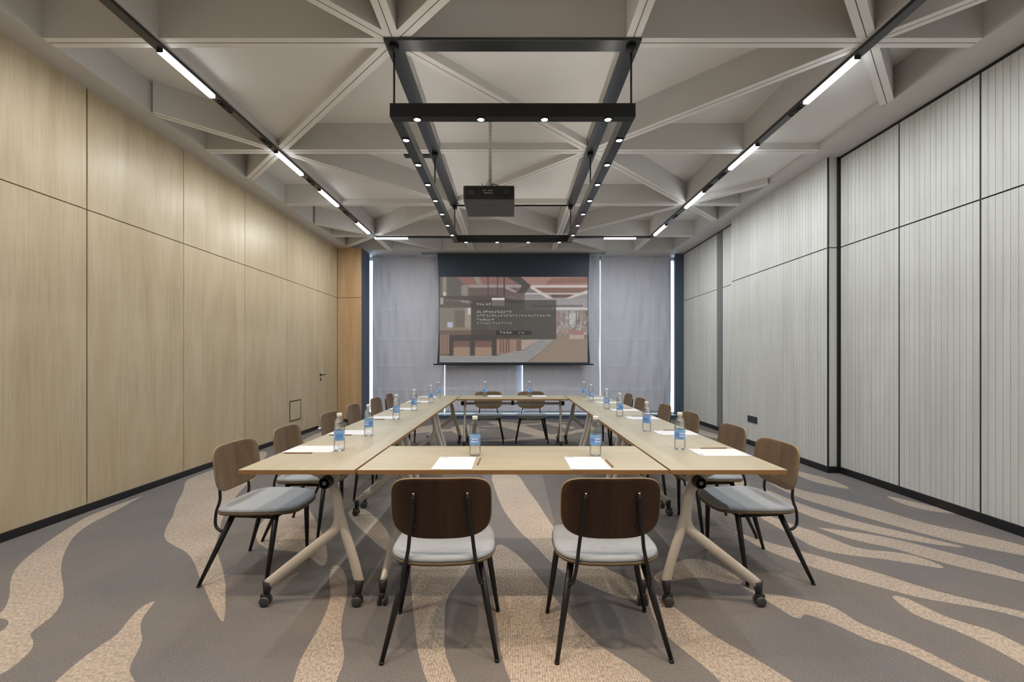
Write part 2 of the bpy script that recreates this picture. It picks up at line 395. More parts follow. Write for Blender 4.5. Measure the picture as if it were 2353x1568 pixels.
# ------------------------------------------------------------------ room dimensions
XL, XR, YF, YB, H, HC = -3.68, 3.79, -2.6, 10.25, 3.66, 3.955
YRET = 9.5          # where the left wall turns into the short return
STRIPES = [
 [(-3.58,4.40),(-3.58,3.85),(-3.50,3.60),(-3.32,3.18),(-3.18,2.91),(-3.01,2.71),(-2.81,2.53),(-2.67,2.38),(-2.65,2.31),(-2.54,2.29),(-2.47,2.20),(-2.48,2.08),(-2.24,1.86),(-2.13,1.88),(-2.15,1.98),(-2.18,2.05),(-2.23,2.11),(-2.32,2.17),(-2.34,2.24),(-2.36,2.33),(-2.46,2.48),(-2.61,2.63),(-2.85,2.85),(-3.07,3.10),(-3.27,3.37),(-3.38,3.60),(-3.44,3.90),(-3.56,4.33)],
 [(-1.95,2.48),(-1.98,2.41),(-1.94,2.28),(-1.89,2.17),(-1.90,2.05),(-1.89,1.94),(-1.86,1.82),(-1.84,1.70),(-1.41,1.70),(-1.52,1.81),(-1.54,1.85),(-1.61,1.90),(-1.66,1.97),(-1.69,2.04),(-1.74,2.13),(-1.81,2.20),(-1.88,2.29),(-1.93,2.42)],
 [(-3.57,4.93),(-3.31,4.56),(-3.04,4.08),(-2.85,3.80),(-2.72,3.55),(-2.57,3.33),(-2.40,3.20),(-2.23,3.10),(-2.04,2.91),(-1.89,2.73),(-1.75,2.58),(-1.59,2.40),(-1.48,2.29),(-1.44,2.26),(-1.56,2.46),(-1.72,2.71),(-1.92,2.97),(-2.09,3.18),(-2.19,3.37),(-2.41,3.75),(-2.55,4.08),(-2.74,4.56),(-2.85,4.97),(-3.22,5.82),(-3.47,6.44),(-3.65,6.49),(-3.59,5.70),(-3.57,5.11)],
 [(-1.99,3.50),(-2.07,3.85),(-2.13,4.34),(-1.86,4.08),(-1.60,3.69),(-1.36,3.29),(-1.21,2.97),(-1.20,2.85),(-1.40,3.07),(-1.58,3.12),(-1.71,3.14),(-1.85,3.27)],
 [(-1.16,2.91),(-1.10,2.71),(-1.01,2.52),(-0.97,2.35),(-0.95,2.20),(-0.94,2.08),(-0.93,1.97),(-0.89,1.83),(-0.86,1.70),(-0.69,1.70),(-0.72,1.83),(-0.73,1.94),(-0.75,2.02),(-0.80,2.12),(-0.85,2.24),(-0.88,2.35),(-0.92,2.52),(-0.99,2.71),(-1.09,2.88)],
 [(-1.43,3.89),(-1.41,4.04),(-1.27,3.96),(-1.04,3.62),(-0.90,3.35),(-0.80,3.05),(-0.90,3.14),(-1.06,3.35),(-1.26,3.62)],
 [(-0.72,3.37),(-0.72,3.14),(-0.65,2.88),(-0.56,2.51),(-0.49,2.26),(-0.43,2.05),(-0.39,1.94),(-0.34,1.83),(-0.27,1.70),(-0.17,1.70),(-0.22,1.83),(-0.27,1.94),(-0.31,2.05),(-0.34,2.26),(-0.37,2.48),(-0.32,2.68),(-0.27,2.88),(-0.23,3.14),(-0.40,3.37)],
 [(-0.27,5.29),(-0.17,4.51),(-0.10,4.04),(-0.02,3.71),(0.06,3.44),(0.15,3.23),(0.24,2.95),(0.33,2.77),(0.44,2.64),(0.58,2.51),(0.74,2.45),(0.84,2.51),(0.69,2.72),(0.56,2.89),(0.45,3.10),(0.36,3.35),(0.31,3.62),(0.27,3.87),(0.23,4.17),(0.15,4.58),(0.05,5.29)],
 [(0.75,2.52),(0.84,2.45),(0.89,2.33),(0.97,2.13),(1.06,2.01),(1.14,1.86),(1.22,1.70),(0.88,1.70),(0.85,1.85),(0.82,1.95),(0.76,2.08),(0.72,2.20),(0.72,2.35)],
 [(-0.12,3.27),(-0.17,2.89),(-0.12,2.62),(-0.08,2.27),(-0.05,2.00),(0.00,1.82),(0.04,1.68),(0.68,1.68),(0.57,1.85),(0.51,1.95),(0.42,2.05),(0.34,2.20),(0.27,2.39),(0.21,2.57),(0.16,2.73),(0.10,2.90),(0.00,3.12)],
 [(1.32,2.65),(1.39,2.55),(1.49,2.53),(1.58,2.48),(1.70,2.44),(1.72,2.35),(1.73,2.26),(1.78,2.19),(1.83,2.12),(1.88,2.01),(1.91,1.91),(1.96,1.84),(1.98,1.76),(1.87,1.75),(1.85,1.85),(1.80,1.97),(1.76,2.06),(1.67,2.12),(1.63,2.20),(1.59,2.27),(1.51,2.35),(1.47,2.30),(1.43,2.31),(1.41,2.39),(1.39,2.45)],
 [(2.11,2.53),(2.17,2.51),(2.19,2.43),(2.21,2.33),(2.26,2.26),(2.33,2.20),(2.34,2.13),(2.35,2.08),(2.36,1.97),(2.22,1.84),(2.20,1.95),(2.20,1.99),(2.19,2.08),(2.16,2.19),(2.10,2.28),(2.07,2.35),(2.09,2.46)],
 [(1.68,3.50),(1.78,3.35),(1.86,3.23),(1.95,3.15),(2.04,3.04),(2.16,2.91),(2.28,2.76),(2.38,2.60),(2.51,2.48),(2.67,2.36),(2.74,2.28),(2.69,2.23),(2.60,2.30),(2.52,2.38),(2.40,2.43),(2.23,2.51),(2.12,2.62),(1.98,2.75),(1.88,2.90),(1.78,3.05),(1.71,3.25)],
 [(2.07,4.08),(2.16,3.82),(2.25,3.56),(2.32,3.46),(2.36,3.27),(2.41,3.14),(2.64,3.09),(2.73,2.99),(2.74,2.83),(2.59,2.91),(2.44,2.99),(2.26,3.04),(2.11,3.14),(2.10,3.37),(2.06,3.67)],
 [(2.38,3.55),(2.44,3.53),(2.59,3.46),(2.75,3.37),(2.88,3.23),(2.97,3.09),(3.09,2.92),(3.13,2.77),(3.21,2.67),(3.10,2.58),(3.03,2.68),(2.94,2.77),(2.83,2.87),(2.74,3.00),(2.66,3.16),(2.51,3.27),(2.44,3.40)],
 [(2.82,5.26),(2.86,4.88),(2.90,4.54),(3.04,4.38),(3.16,4.11),(3.25,3.86),(3.31,3.62),(3.47,3.44),(3.57,3.30),(3.61,3.20),(3.64,3.05),(3.51,2.94),(3.43,3.04),(3.32,3.13),(3.20,3.25),(3.11,3.40),(3.02,3.59),(2.92,3.80),(2.82,4.05),(2.73,4.27),(2.71,4.67)],
 [(2.55,4.72),(2.59,4.40),(2.63,4.09),(2.70,3.90),(2.81,3.66),(2.98,3.45),(3.09,3.29),(3.20,3.15),(3.01,3.21),(2.84,3.33),(2.69,3.50),(2.54,3.65),(2.47,3.88),(2.46,4.21)],
 [(3.28,5.70),(3.38,5.26),(3.49,5.01),(3.45,4.54),(3.29,4.73),(3.21,4.96)],
 [(3.59,4.40),(3.68,4.26),(3.78,4.03),(3.84,3.84),(3.65,3.89),(3.54,4.09)],
 [(2.39,5.82),(2.41,5.47),(2.57,5.37),(2.52,4.97),(2.40,4.48),(2.29,4.56),(2.24,4.88),(2.19,5.16)],
 [(0.83,2.73),(0.99,2.88),(1.15,3.00),(1.28,2.97),(1.35,2.82),(1.37,2.65),(1.27,2.65),(1.18,2.73),(1.04,2.73),(0.88,2.65)],
 [(-1.23,8.62),(-1.04,9.20),(-0.76,9.02),(-0.55,8.36),(-0.70,7.79),(-0.97,7.88)],
 [(-0.63,9.65),(0.02,9.52),(0.39,8.62),(0.70,7.88),(0.86,7.37),(0.52,7.53),(0.17,8.16),(-0.24,8.90)],
 [(0.49,9.72),(1.00,9.32),(1.26,8.62),(1.00,8.57),(0.72,9.14)],
 [(-1.97,8.62),(-1.57,9.20),(-1.28,9.65),(-1.42,8.79),(-1.65,7.88)],
 [(1.67,8.62),(1.97,8.11),(2.09,7.45),(1.84,7.29),(1.68,7.88)],
 [(-1.41,6.72),(-1.13,6.99),(-0.81,6.56),(-0.58,5.86),(-0.74,5.62),(-1.05,6.12)],
 [(0.40,6.72),(0.69,6.41),(0.91,5.86),(1.13,5.29),(0.93,5.29),(0.68,5.81)],
 [(3.38,9.20),(3.55,8.36),(3.60,7.45),(3.35,7.53),(3.27,8.26)],
 [(-3.40,7.25),(-3.47,7.88),(-3.44,8.36),(-3.23,7.66),(-3.15,7.07)],
]

# ------------------------------------------------------------------ floor: one carpet, grey ground with beige drifts
def smooth_poly(p, it=2):
    for _ in range(it):
        q = []
        for i in range(len(p)):
            a = p[i]; b = p[(i + 1) % len(p)]
            q.append((a[0] * .75 + b[0] * .25, a[1] * .75 + b[1] * .25)); q.append((a[0] * .25 + b[0] * .75, a[1] * .25 + b[1] * .75))
        p = q
    return p

def streak(x, y, ang, L, w, seed):
    rnd = random.Random(seed); n = 14; up = []; dn = []
    c, s = math.cos(ang), math.sin(ang)
    for i in range(n + 1):
        t = i / n; prof = math.sin(PI * t) ** 0.8
        off = 0.10 * math.sin(t * 5 + seed) + rnd.uniform(-.02, .02)
        a = w * prof * rnd.uniform(.75, 1.15) / 2
        up.append((t * L, off + a)); dn.append((t * L, off - a))
    pts = up + dn[::-1][1:-1]
    return [(x + u * c - v * s, y + u * s + v * c) for u, v in pts]

polys = [smooth_poly(p, 2) for p in STRIPES]
for k, (x, y, a, L, w) in enumerate([(-0.6, 7.3, 0.35, 1.9, .26), (0.5, 7.9, 0.5, 1.6, .22), (-2.2, 8.0, 0.3, 1.8, .30), (1.5, 8.3, 0.4, 1.9, .25),
                                     (-3.3, 7.2, 0.5, 1.5, .25), (2.2, 6.4, 0.5, 1.5, .2), (2.3, 7.6, 0.6, 1.4, .2), (-0.9, 8.9, 0.2, 2.4, .2),
                                     (-3.5, -0.8, 0.9, 2.2, .4), (0.2, -1.2, 0.9, 2.4, .5), (2.0, -1.6, 0.8, 2.2, .4), (-1.6, -0.6, 0.8, 2.0, .4)]):
    polys.append(streak(x, y, a, L, w, k + 3))
verts2 = [Vector((x, y)) for x, y in ((XL, YF), (4.1, YF), (4.1, 10.4), (XL, 10.4))]
faces2 = [[0, 1, 2, 3]]
for p in polys:
    o = len(verts2)
    p = [(min(max(x, XL + .01), 4.09), min(max(y, YF + .01), 10.39)) for x, y in p]
    verts2 += [Vector(q) for q in p]; faces2.append(list(range(o, o + len(p))))
res = delaunay_2d_cdt(verts2, [], faces2, 1, 1e-5)
mb = MB()
mb.v = [(v.x, v.y, 0.0) for v in res[0]]
def inside(x, y, p):
    c = False; n = len(p)
    for i in range(n):
        (xa, ya), (xb, yb) = p[i], p[(i + 1) % n]
        if (ya > y) != (yb > y) and x < (xb - xa) * (y - ya) / (yb - ya) + xa: c = not c
    return c
bbs = [(min(a for a, b in p), max(a for a, b in p), min(b for a, b in p), max(b for a, b in p)) for p in polys]
for f in res[2]:
    cx = sum(res[0][i].x for i in f) / len(f); cy = sum(res[0][i].y for i in f) / len(f)
    hit = any(bb[0] <= cx <= bb[1] and bb[2] <= cy <= bb[3] and inside(cx, cy, p) for p, bb in zip(polys, bbs))
    mb.f.append(list(f)); mb.m.append(1 if hit else 0); mb.sm.append(False)
floor = struct(mb.build('floor', ['carpet_grey', 'carpet_beige']))

# ------------------------------------------------------------------ ceiling: slab, perimeter soffit and coffer lattice
mb = MB()
mb.box(XL - .3, 4.3, YF - .2, 10.6, HC, HC + .12, 0)
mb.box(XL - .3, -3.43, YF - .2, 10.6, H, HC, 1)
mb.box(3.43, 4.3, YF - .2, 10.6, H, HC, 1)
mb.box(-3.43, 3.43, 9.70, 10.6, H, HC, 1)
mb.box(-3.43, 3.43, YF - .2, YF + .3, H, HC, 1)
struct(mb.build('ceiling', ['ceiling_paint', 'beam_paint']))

GX = [-2.632 + 1.755 * i for i in range(4)]
GY = [3.35 + 1.755 * j for j in range(-3, 4)]       # index 3 is the row of the lamp frame
BX0, BX1, BY0, BY1 = -3.43, 3.43, YF + .3, 9.70
bw = 0.104
lat = MB()
def beam(p0, p1, dz):
    """half-lap lattice: each direction sits a hair higher than the last; a fine joint line runs down the middle"""
    z = H + dz
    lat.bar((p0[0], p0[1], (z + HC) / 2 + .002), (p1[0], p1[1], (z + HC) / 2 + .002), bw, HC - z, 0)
    lat.bar((p0[0], p0[1], z - .0002), (p1[0], p1[1], z - .0002), bw + .001, .0010, 3)  # thin underside strip, coloured lighter to stand in for floor light
    lat.bar((p0[0], p0[1], z - .0008), (p1[0], p1[1], z - .0008), .006, .0008, 1)
for x in GX: beam((x, BY0), (x, BY1), 0)
for y in GY: beam((BX0, y), (BX1, y), .0012)
def clip(p, d):
    t = 1.755
    if d[0] > 0: t = min(t, (BX1 - p[0]) / d[0])
    if d[0] < 0: t = min(t, (BX0 - p[0]) / d[0])
    if d[1] > 0: t = min(t, (BY1 - p[1]) / d[1])
    if d[1] < 0: t = min(t, (BY0 - p[1]) / d[1])
    return (p[0] + d[0] * t, p[1] + d[1] * t)
done = set()
for i in range(4):
    for j, y in enumerate(GY):
        if (i + j - 2) % 2: continue                # every second node carries the diagonals
        for d in ((1, 1), (1, -1), (-1, 1), (-1, -1)):
            q = clip((GX[i], y), d)
            key = tuple(sorted(((round(GX[i] + .013, 1), round(y + .013, 1)), (round(q[0] + .013, 1), round(q[1] + .013, 1)))))
            if key in done: continue
            done.add(key); beam((GX[i], y), q, .0024 if d[0] * d[1] > 0 else .0036)
# some of the triangular coffers are closed by a panel hung close to the lattice
HS = H + .075
A_, B_, C_, D_ = GX; r1, r2, r3 = GY[3], GY[4], GY[5]
for tri in (((A_, r1), (B_, r1), (A_, r2)), ((A_, r2), (B_, r3), (A_, r3)), ((B_, r1), (C_, r1), (C_, r2)), ((B_, r1), (C_, r2), (B_, r2)),
            ((B_, r2), (C_, r2), (B_, r3)), ((C_, r2), (C_, r3), (B_, r3)), ((D_, r1), (3.43, r1 + .798), (3.43, r2), (D_, r2)), ((D_, r2), (3.43, r2), (3.43, r3 - .798), (D_, r3))):
    lat.prism(list(tri), HS, HS + .02, 'xy', 2)
struct(lat.build('ceiling_lattice', ['beam_paint', 'joint_line', 'ceiling_paint', 'beam_lit_under']))

# ------------------------------------------------------------------ left wall: oak panels with shadow gaps
g = 0.0045
mb = MB()
mb.box(XL - .16, XL - .022, YF - .1, 10.6, 0, HC, 1)
joints = [3.913 - 1.15 * k for k in range(6, 0, -1)] + [3.913, 5.062, 6.223, 7.388, 8.543]
edges = [YF] + [j for j in joints if j > YF] + [YRET]
for a, b in zip(edges[:-1], edges[1:]):
    ga = g * (1.7 if abs(a - 3.913) < .01 else 1); gb = g * (1.7 if abs(b - 3.913) < .01 else 1)
    mb.box(XL - .022, XL, a + ga, b - gb, 2.613 + g, H, 0)
    if a < 8.5: mb.box(XL - .022, XL, a + ga, b - gb, 0.065, 2.613 - g, 0)
struct(mb.build('wall_left', ['oak_wall', 'dark_line']))
mb = MB()                                            # short return beside the window
mb.box(-3.70, -3.186, YRET + .02, 10.05, 0, H, 1)
for z0, z1 in ((0.065, 2.613 - g), (2.613 + g, H)): mb.box(XL + .006, -3.178, YRET, YRET + .02, z0, z1, 0)
mb.box(-3.186, -3.178, YRET + .02, 10.05, 0, H, 2)
struct(mb.build('wall_return', ['oak_warm', 'dark_line', 'jamb']))
mb = MB(); mb.box(XL, XL + .012, YF, 8.543, 0, .065, 0)
struct(mb.build('baseboard_left', 'baseboard'))
mb = MB(); mb.box(XL + .012, -3.178, YRET - .012, YRET, 0, .065, 0)
struct(mb.build('baseboard_return', 'baseboard'))
mb = MB(); mb.box(XL - .022, XL + .001, 8.543 + g, YRET - .006, 0.008, 2.613 - g, 0, .002)
door = struct(mb.build('door_1', 'oak_wall'))
# lever handle with rose and keyhole cover
hx = XL + .001
hd = MB(); hd.lathe([(.0, 0), (.026, 0), (.026, .008), (.022, .010), (0, .010)], 20, 0, (hx, 8.66, 1.02), 'x')
hd.tube([(hx + .005, 8.66, 1.02), (hx + .05, 8.66, 1.02), (hx + .056, 8.668, 1.021), (hx + .056, 8.70, 1.022), (hx + .054, 8.76, 1.024), (hx + .05, 8.80, 1.032)], [.009, .009, .009, .009, .008, .006], 8)
hd.build('door_handle', 'black_metal', door)
kh = MB(); kh.lathe([(0, 0), (.022, 0), (.022, .007), (0, .007)], 18, 0, (hx, 8.66, .935), 'x'); kh.box(hx + .007, hx + .010, 8.656, 8.664, .925, .945)
kh.build('keyhole_cover', 'black_metal', door)

# access hatch in the left wall
t = thing('access_panel', 'small square black-outlined service hatch low in the oak wall before the door', 'access panel', (XL, 7.66, .455))
m1 = MB()
for a in ((-.20, -.185, -.17, .17), (.185, .20, -.17, .17), (-.185, .185, -.17, -.155), (-.185, .185, .155, .17)):
    m1.box(0, .006, a[0], a[1], a[2], a[3], 0)
m1.build('hatch_frame', 'dark_line', t)
MB().box(0, .003, -.185, .185, -.155, .155, 0).build('hatch_door', 'oak_wall', t)

# ------------------------------------------------------------------ right wall: pale slatted partition, projecting bay, far panels
def slats(mb, x, y0, y1, z0, z1, step=.056, gap=.004, face=0, back=1):
    n = max(1, round((y1 - y0) / step)); s = (y1 - y0) / n
    for k in range(n):
        mb.box(x, x + .016, y0 + k * s + gap / 2, y0 + (k + 1) * s - gap / 2, z0, z1, face)
    mb.box(x + .0032, x + .03, y0, y1, z0, z1, back)
mb = MB()
mb.box(XR + .03, XR + .45, YF - .1, 10.6, 0, HC, 2)
rj = [5.25 - .811 - .772 * k for k in range(9)]
ed = [YF] + sorted(j for j in rj if j > YF + .1) + [5.235]
for a, b in zip(ed[:-1], ed[1:]):
    for z0, z1 in ((.075, 2.607), (2.619, 3.635)):
        slats(mb, XR, a + .006, b - .006, z0, z1)
XP = 3.657
for z0, z1 in ((.075, 2.607), (2.619, H)):
    slats(mb, XP, 5.262, 7.576, z0, z1)
    mb.box(XP + .012, XR + .0, 5.25, 5.30, z0, z1, 0)
    mb.box(XP + .03, XR + .04, 5.30, 7.57, z0, z1, 0)
    for a, b in ((7.576, 8.17), (8.40, 9.20), (9.22, 10.03)):
        mb.box(XR, XR + .03, a + .004, b - .004, z0, z1 - (.02 if z1 > 3 else 0), 0)
for j in rj:
    if YF < j < 5.2: mb.box(XR + .0015, XR + .03, j - .0065, j + .0065, .0, 3.635, 2)
mb.box(XP + .008, XR, 5.254, 7.57, 0, H, 2)
struct(mb.build('wall_right', ['slat', 'slat_gap', 'groove']))
mb = MB(); mb.box(XR - .006, XR + .03, YF, 5.25, 3.635, H, 0); mb.box(XR - .006, XR + .03, 7.58, 10.03, 3.64, H, 0)
struct(mb.build('trim_top', 'black_metal'))
mb = MB(); mb.box(XR - .03, XR, 5.235, 5.25, 0, H, 0)
struct(mb.build('trim_corner', 'black_metal'))
mb = MB(); mb.box(XP - .002, XP + .012, 5.248, 5.262, 0, H, 0)
struct(mb.build('trim_bay_edge', 'black_metal'))
mb = MB()
for y in (8.19, 8.255, 8.32): mb.box(XR - .008, XR + .03, y, y + .045, 0, 3.64, 0, .004)
mb.box(XR + .012, XR + .03, 8.17, 8.40, 0, 3.64, 1)
struct(mb.build('trim_guide_rail', ['rail_grey', 'vent']))
mb = MB()
mb.box(XR - .012, XR, YF, 5.24, 0, .072, 0); mb.box(XP - .012, XR, 5.238, 5.25, 0, .072, 0); mb.box(XP - .012, XP, 5.25, 7.576, 0, .072, 0)
mb.box(XR - .012, XR, 7.576, 10.03, 0, .072, 0)
struct(mb.build('baseboard_right', 'baseboard'))
mb = MB(); mb.box(3.612, XR, 10.03, 10.10, 0, H, 0)
struct(mb.build('trim_window_jamb', 'jamb'))
# wall behind the camera
mb = MB(); mb.box(XL - .2, 4.3, YF - .15, YF, 0, HC, 0)
struct(mb.build('wall_front', 'front_wall'))

# socket plate on the bay
t = thing('wall_socket', 'dark double power socket low on the pale slatted bay of the right wall', 'socket', (XP, 6.90, .40))
MB().box(-.008, 0, -.135, .135, -.05, .05, 0, .003).build('cover_plate', 'socket', t)
for k in (-1, 1):
    m1 = MB(); m1.box(-.0105, -.007, k * .067 - .045, k * .067 + .045, -.036, .036, 0, .002)
    for dy, dz in ((-.012, -.012), (.012, -.012), (0, .012)): m1.box(-.0115, -.010, k * .067 + dy - .003, k * .067 + dy + .003, dz - .006, dz + .006, 1)
    m1.build('outlet', ['socket', 'rubber'], t)

# ------------------------------------------------------------------ window wall
mb = MB()
for x0, x1 in ((XL, -3.62), (3.70, 3.79)): mb.box(x0, x1, 10.38, 10.46, 0, H, 0)
for x in (-1.537, .217, 1.981): mb.box(x - .012, x + .012, 10.38, 10.46, .09, H, 0)
mb.box(XL, XR, 10.38, 10.46, 3.58, H + .2, 0); mb.box(XL, XR, 10.38, 10.46, 0, .10, 0)
win = struct(mb.build('window_1', 'mount_white'))
MB().box(XL, XR, 10.415, 10.42, .10, 3.58, 0).build('window_pane', 'pane', win)
mb = MB(); mb.box(-3.178, 3.612, 9.95, 10.38, .0, .078, 0); mb.box(-3.178, 3.612, 9.935, 10.38, .078, .09, 1)
struct(mb.build('trim_window_sill', ['jamb', 'sill']))

# four pull-down blinds
def blind(x0, x1, seed, label, curl=0.0, left_curl=0.0):
    t = thing('roller_blind', label, 'blind', ((x0 + x1) / 2, 10.25, 0), 0, 'grey blinds over the window wall')
    w = x1 - x0; nx, nz = 60, 150; zb, zt = .135, 3.655
    rnd = random.Random(seed); ph = [rnd.uniform(0, 6.28) for _ in range(12)]
    V = []; F = []
    seams = (.62, 1.16, 1.75, 2.42)
    for j in range(nz + 1):
        z = zb + (zt - zb) * j / nz
        for i in range(nx + 1):
            u = -w / 2 + w * i / nx
            k = 1 - 0.8 * (j / nz)
            y = .013 * math.sin(7.5 * u + 1.0 * z + ph[0]) * math.sin(1.7 * z + ph[1]) + .009 * math.sin(16 * u - 1.6 * z + ph[2]) * math.sin(2.9 * z + ph[3]) \
                + .0055 * math.sin(31 * u + 2.2 * z + ph[4]) * math.sin(3.7 * z + ph[5])
            y += .012 * k * math.sin(3.1 * u + ph[6])
            for sz in seams:
                d = abs(z - sz)
                if d < .03: y -= .006 * (1 - d / .03)
            if left_curl and u < -w / 2 + .12: y -= left_curl * ((-w / 2 + .12 - u) / .12) ** 2 * k
            if curl and u > w / 2 - .10: y -= curl * ((u - w / 2 + .10) / .10) ** 2 * k
            V.append((u, y, z))
    for j in range(nz):
        for i in range(nx):
            a = j * (nx + 1) + i; F.append((a, a + 1, a + nx + 2, a + nx + 1))
    mb = MB(); mb.add(V, F, 0, True); f = mb.build('blind_fabric', 'blind', t)
    so = f.modifiers.new('thickness', 'SOLIDIFY'); so.thickness = .0015
    m2 = MB(); m2.box(-w / 2 + .005, w / 2 - .005, -.014, .014, .105, .137, 0, .006); m2.build('bottom_bar', 'sill', t)
    m3 = MB(); m3.box(-w / 2 - .005, w / 2 + .005, .02, .09, 3.585, H + .06, 0, .004); m3.build('added_light_stop', 'jamb', t)  # added unseen behind the fabric to stop daylight leaking over the top
    return t
blind(-3.172, -1.549, 1, 'grey fabric window blind on the left, beside the oak return wall')
blind(-1.529, .205, 2, 'grey window blind left of centre, mostly hidden by the projection screen')
blind(.229, 1.972, 3, 'grey window blind right of centre, its left edge curling behind the screen', left_curl=.05)
blind(1.990, 3.585, 4, 'grey fabric window blind on the right, beside the pale partition wall')
# ------------------------------------------------------------------ tables
TL, TT = 1.6, .75
def bez(pts, n=6):
    """Catmull-Rom through the points"""
    P = [Vector(p) for p in pts]; out = []
    for i in range(len(P) - 1):
        p0 = P[max(0, i - 1)]; p1 = P[i]; p2 = P[i + 1]; p3 = P[min(len(P) - 1, i + 2)]
        for k in range(n):
            t = k / n
            out.append(0.5 * ((2 * p1) + (-p0 + p2) * t + (2 * p0 - 5 * p1 + 4 * p2 - p3) * t * t + (-p0 + 3 * p1 - 3 * p2 + p3) * t ** 3))
    out.append(P[-1]); return out

def make_table(width, metal, label, group):
    t = thing('conference_table', label, 'table', group=group)
    hw = width / 2
    mb = MB(); mb.box(-TL / 2 + .0012, TL / 2 - .0012, -hw + .001, hw - .001, TT - .024, TT, 0, .0012, seg=1)
    top = mb.build('tabletop', ['table_wood', 'table_edge'], t)
    for p in top.data.polygons:
        if abs(p.normal.z) < .5: p.material_index = 1
    sh = (width - .6) / 2
    for s in (-1, 1):
        x = s * .70
        lb = MB()
        stem = bez([(x, .13, .672), (x, .165, .60), (x, .182, .50), (x, .170, .42), (x, .115, .365), (x, -.05, .235), (x, -.20, .115)])
        lb.tube(stem, .027, 14, 0, flat=.62, ref=(1, 0, 0))
        br = bez([(x, .172, .56), (x, .190, .48), (x, .222, .37), (x, .262, .24), (x, .292, .125)])
        lb.tube(br, .026, 14, 0, flat=.60, ref=(1, 0, 0))
        leg = lb.build('leg', metal, t)
        for (yy, zz, dy) in ((-.198, .118, -.012), (.291, .128, -.010)):
            cb = MB()
            cb.tube([(x, yy, zz + .012), (x, yy + dy * .4, .085), (x, yy + dy * .6, .062)], [.026, .02, .014], 12, 0)
            cb.tube([(x, yy + dy * .6, .07), (x, yy + dy, .045)], .009, 8, 0)
            cb.box(x - .016, x + .016, yy + dy - .024, yy + dy + .020, .038, .066, 0, .008)
            cs = cb.build('caster', 'rubber', t)
            wb = MB()
            for q in (-.0165, .0165):
                wb.lathe([(0, -.009), (.018, -.009), (.026, -.006), (.0275, 0), (.026, .006), (.018, .009), (0, .009)], 20, 0, (x + q, yy + dy, .0275), 'x')
            wb.build('wheel', 'wheel', cs)
        bb = MB(); bb.prism([(-.02, .7255), (.20, .7255), (.185, .705), (.165, .655), (.13, .640), (.10, .655), (.07, .69)], x - .012, x + .012, 'yz', 0)
        bb.box(x - .05, x + .05, -.10, .22, .7215, .7262, 0)
        bb.build('mounting_bracket', metal, t)
        kb = MB()
        kb.lathe([(0, .0), (.030, .0), (.032, .006), (.032, .055), (.030, .060), (.0255, .061)], 26, 0, (0, 0, 0), 'x')
        kb.lathe([(.0255, .061), (.025, .0598), (.012, .0598)], 26, 1, (0, 0, 0), 'x')
        kb.lathe([(.012, .0598), (.011, .062), (0, .062)], 26, 2, (0, 0, 0), 'x')
        if s < 0: kb.v = [(-a, b, c) for a, b, c in kb.v]
        kb.v = [(a + x, b + .128, c + .669) for a, b, c in kb.v]
        kb.build('tilt_knob', ['rubber', 'ring_grey', 'projector_grey'], t)
    mb = MB(); mb.tube([(-.70, .15, .668), (.70, .15, .668)], .019, 14); mb.build('crossbar', 'silver_leg', t)
    mb = MB(); mb.box(-.020, .020, .125, .178, .645, .7262, 0, .005); mb.build('release_lever', 'rubber', t)
    return t

GT = 'maple flip-top tables set in a closed rectangle'
side = make_table(.6, 'white_leg', 'nearest of the three maple tables along the left oak wall', GT)
side.location = (-1.1115, 2.322 + .8, 0); side.rotation_euler = (0, 0, -PI / 2)
NTH = ['nearest', 'middle', 'farthest']
for k in (1, 2):
    dup(side, (-1.1115, 2.322 + .8 + 1.6 * k, 0), -PI / 2, NTH[k] + ' of the three maple tables along the left oak wall')
for k in (0, 1, 2):
    dup(side, (1.1115, 2.322 + .8 + 1.6 * k, 0), PI / 2, NTH[k] + ' of the three maple tables along the pale slatted right wall')
front = make_table(.64, 'white_leg', 'maple table across the front, with two chairs drawn up whose backs face the camera', GT)
front.location = (0, 2.322 + .32, 0)
dup(front, (0, 7.122 - .32, 0), PI, 'maple table across the far end, below the projection screen')

# ------------------------------------------------------------------ chairs
def se(a, b, n, t):
    c, s = math.cos(t), math.sin(t)
    return (a * math.copysign(abs(c) ** (2 / n), c), b * math.copysign(abs(s) ** (2 / n), s))

def seat_shape(scale, t):
    x, y = se(.240, .215, 4.6, t)
    y0 = y
    x *= 1.0 - .10 * (y0 / .225) * (1 if y0 > 0 else .15)
    if y0 < 0: y -= .022 * (1 - (x / .243) ** 2)
    else: y += .022 * (1 - (x / .243) ** 2)
    return x * scale, y * scale + .045

def seat_z(x, y):
    z = .012 * (abs(x) / .24) ** 2.4
    if y > .20: z -= .016 * ((y - .20) / .1) ** 2
    return z

def slab(mb, z_top, z_bot, scales_top, mi_top=0, n=56, edge_r=.006):
    """rounded cushion from rings of the seat outline"""
    rings = []
    for sc, dz in scales_top: rings.append([(seat_shape(sc, 2 * PI * j / n), z_top + dz) for j in range(n)])
    for sc, z in ((1.0, z_bot + edge_r), (.985, z_bot), (.5, z_bot)): rings.append([(seat_shape(sc, 2 * PI * j / n), z) for j in range(n)])
    V = []
    for rg in rings:
        for (x, y), z in rg: V.append((x, y, z + seat_z(x, y)))
    F = []
    for i in range(len(rings) - 1):
        for j in range(n): F.append((i * n + j, i * n + (j + 1) % n, (i + 1) * n + (j + 1) % n, (i + 1) * n + j))
    F.append(list(range(n))[::-1]); F.append([(len(rings) - 1) * n + j for j in range(n)])
    mb.add(V, F, mi_top, True)

def back_pt(x, z, side_off):
    zc = .655
    y = -.188 + .62 * x * x - .13 * (z - zc)        # curved round the sitter and leaning back
    return (x, y + side_off, z)

